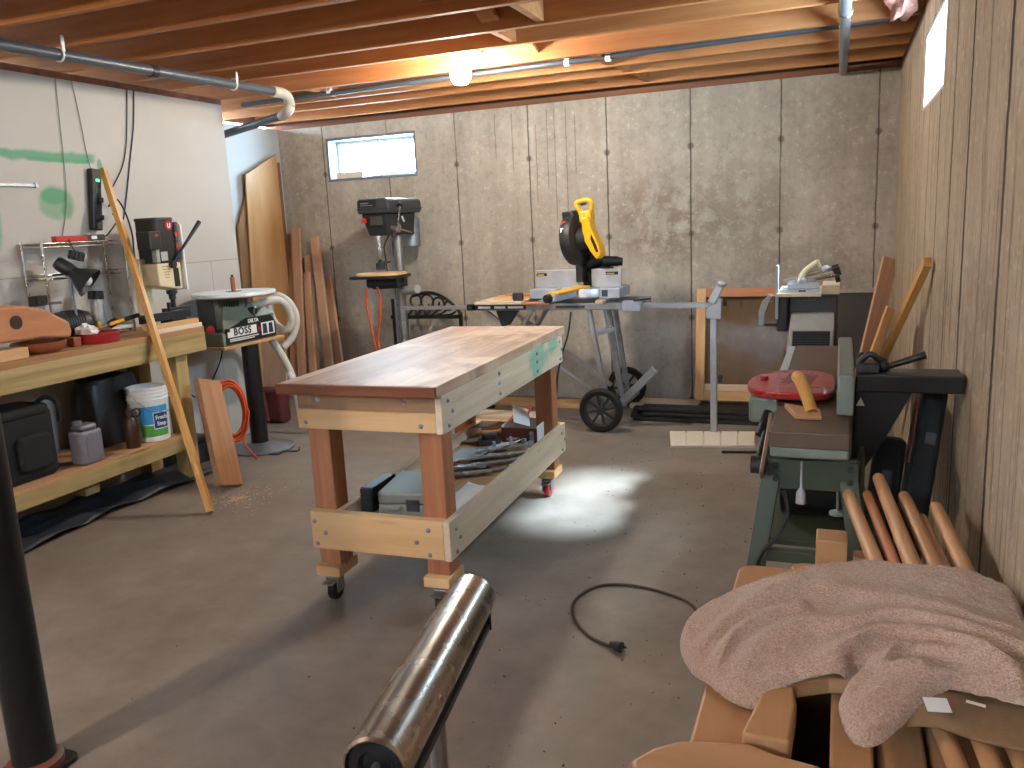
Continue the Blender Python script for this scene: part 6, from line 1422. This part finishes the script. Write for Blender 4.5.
# ------------------------------------------------------------------ cord and debris on the floor
t = thing('electric_cable', 'dark brown power lead with a black plug snaking on the open floor', 'power lead', (-.7, 2.6, 0))
obj('lead', MB().tube(spline([(-.34, 2.40, .006), (-.40, 2.60, .006), (-.46, 2.79, .006), (-.58, 2.87, .006), (-.72, 2.90, .006), (-.83, 2.86, .006), (-.88, 2.73, .006), (-.85, 2.60, .006), (-.76, 2.48, .006), (-.665, 2.425, .008)], 10), .0055, 8), M['cordbrown'], t, 0, 60)
obj('plug', MB().lathe([(.0, 0), (.009, 0), (.011, .012), (.016, .02), (.018, .042), (.0, .044)], (-.668, 2.427, .018), (.9, -.35, 0), 16), M['black'], t, 0, 40)
for s in (-.005, .005): obj('plug_prong', MB().beam((-.629, 2.410+s*2, .018+s*.2), (-.612, 2.403+s*2, .018+s*.2), .0015, .006), M['chrome'], t)
rc = random.Random(21); b = MB()
for i in range(230):
    x = rc.uniform(-1.25, -.25); y = rc.uniform(1.7, 5.0)
    if rc.random() < .2: x = rc.uniform(-3.0, -1.0); y = rc.uniform(1.6, 4.6)
    if -2.0 < x < -1.2 and 2.4 < y < 4.2: continue
    s = rc.uniform(.0015, .0042)*(1.5 if rc.random() < .12 else 1)
    b.mbox((s*rc.uniform(.7, 1.8), s, s*.6), Matrix.Translation((x, y, s*.31)) @ Matrix.Rotation(rc.uniform(0, pi), 4, 'Z'))
o = obj('floor_chips', b, M['chips']); o['kind'] = 'stuff'; setp(o, 'dark wood chips and dirt scattered over the concrete floor', 'debris')
b = MB()
for i in range(300):
    r_ = abs(rc.gauss(0, .12)); a = rc.uniform(0, 2*pi); s = rc.uniform(.002, .006)
    b.mbox((s*1.5, s, s*.4), Matrix.Translation((-2.98 + r_*cos(a)*1.1, 3.42 + r_*sin(a)*1.5, s*.21)) @ Matrix.Rotation(rc.uniform(0, pi), 4, 'Z'))
o = obj('sawdust', b, M['sawdust']); o['kind'] = 'stuff'; setp(o, 'pale sawdust scattered on the floor at the foot of the leaning board', 'sawdust')

# ------------------------------------------------------------------ daylight, camera
w = bpy.data.worlds.new('sky'); bpy.context.scene.world = w; w.use_nodes = True
bg = w.node_tree.nodes['Background']; bg.inputs[0].default_value = (.66, .83, 1.0, 1); bg.inputs[1].default_value = 95.0
def portal(name, loc, rot, sx, sy):
    l = bpy.data.lights.new(name, 'AREA'); l.shape = 'RECTANGLE'; l.size = sx; l.size_y = sy; l.cycles.is_portal = True
    o = bpy.data.objects.new(name, l); C.objects.link(o); o.location = loc; o.rotation_euler = rot
portal('window_portal', ((wx0+wx1)/2, YB+.19, (wz0+wz1)/2), (R(-90), 0, 0), wx1-wx0, wz1-wz0)
portal('window_portal', (XR+.089, (ry0+ry1)/2, (rz0+rz1)/2), (0, R(90), 0), rz1-rz0, ry1-ry0)
sun = bpy.data.lights.new('sun', 'SUN'); sun.energy = 70; sun.angle = R(9); sun.color = (.72, .86, 1.0)
so = bpy.data.objects.new('sun', sun); C.objects.link(so)
so.rotation_euler = V((-1.49, -.10, -1.90)).to_track_quat('-Z', 'Y').to_euler(); so.location = (3, 4.2, 5)

cam = bpy.data.cameras.new('camera'); co = bpy.data.objects.new('camera', cam); C.objects.link(co)
cam.sensor_width = 36; cam.lens = 830.03*36/1024; cam.clip_start = .02
pitch, roll, yaw = .192108846, -.0486356586, .380589304
fwd = V((-sin(yaw)*cos(pitch), cos(yaw)*cos(pitch), -sin(pitch))); rt = V((cos(yaw), sin(yaw), 0)); upv = rt.cross(fwd)
r2 = rt*cos(roll) + upv*sin(roll); u2 = upv*cos(roll) - rt*sin(roll)
mw = Matrix((r2, u2, -fwd)).transposed().to_4x4(); mw.translation = V((0, 0, 1.385)); co.matrix_world = mw
sc = bpy.context.scene; sc.camera = co
sc.view_settings.view_transform = 'Standard'; sc.view_settings.look = 'None'; sc.view_settings.gamma = 1; sc.view_settings.exposure = 0
sc.view_settings.use_curve_mapping = False
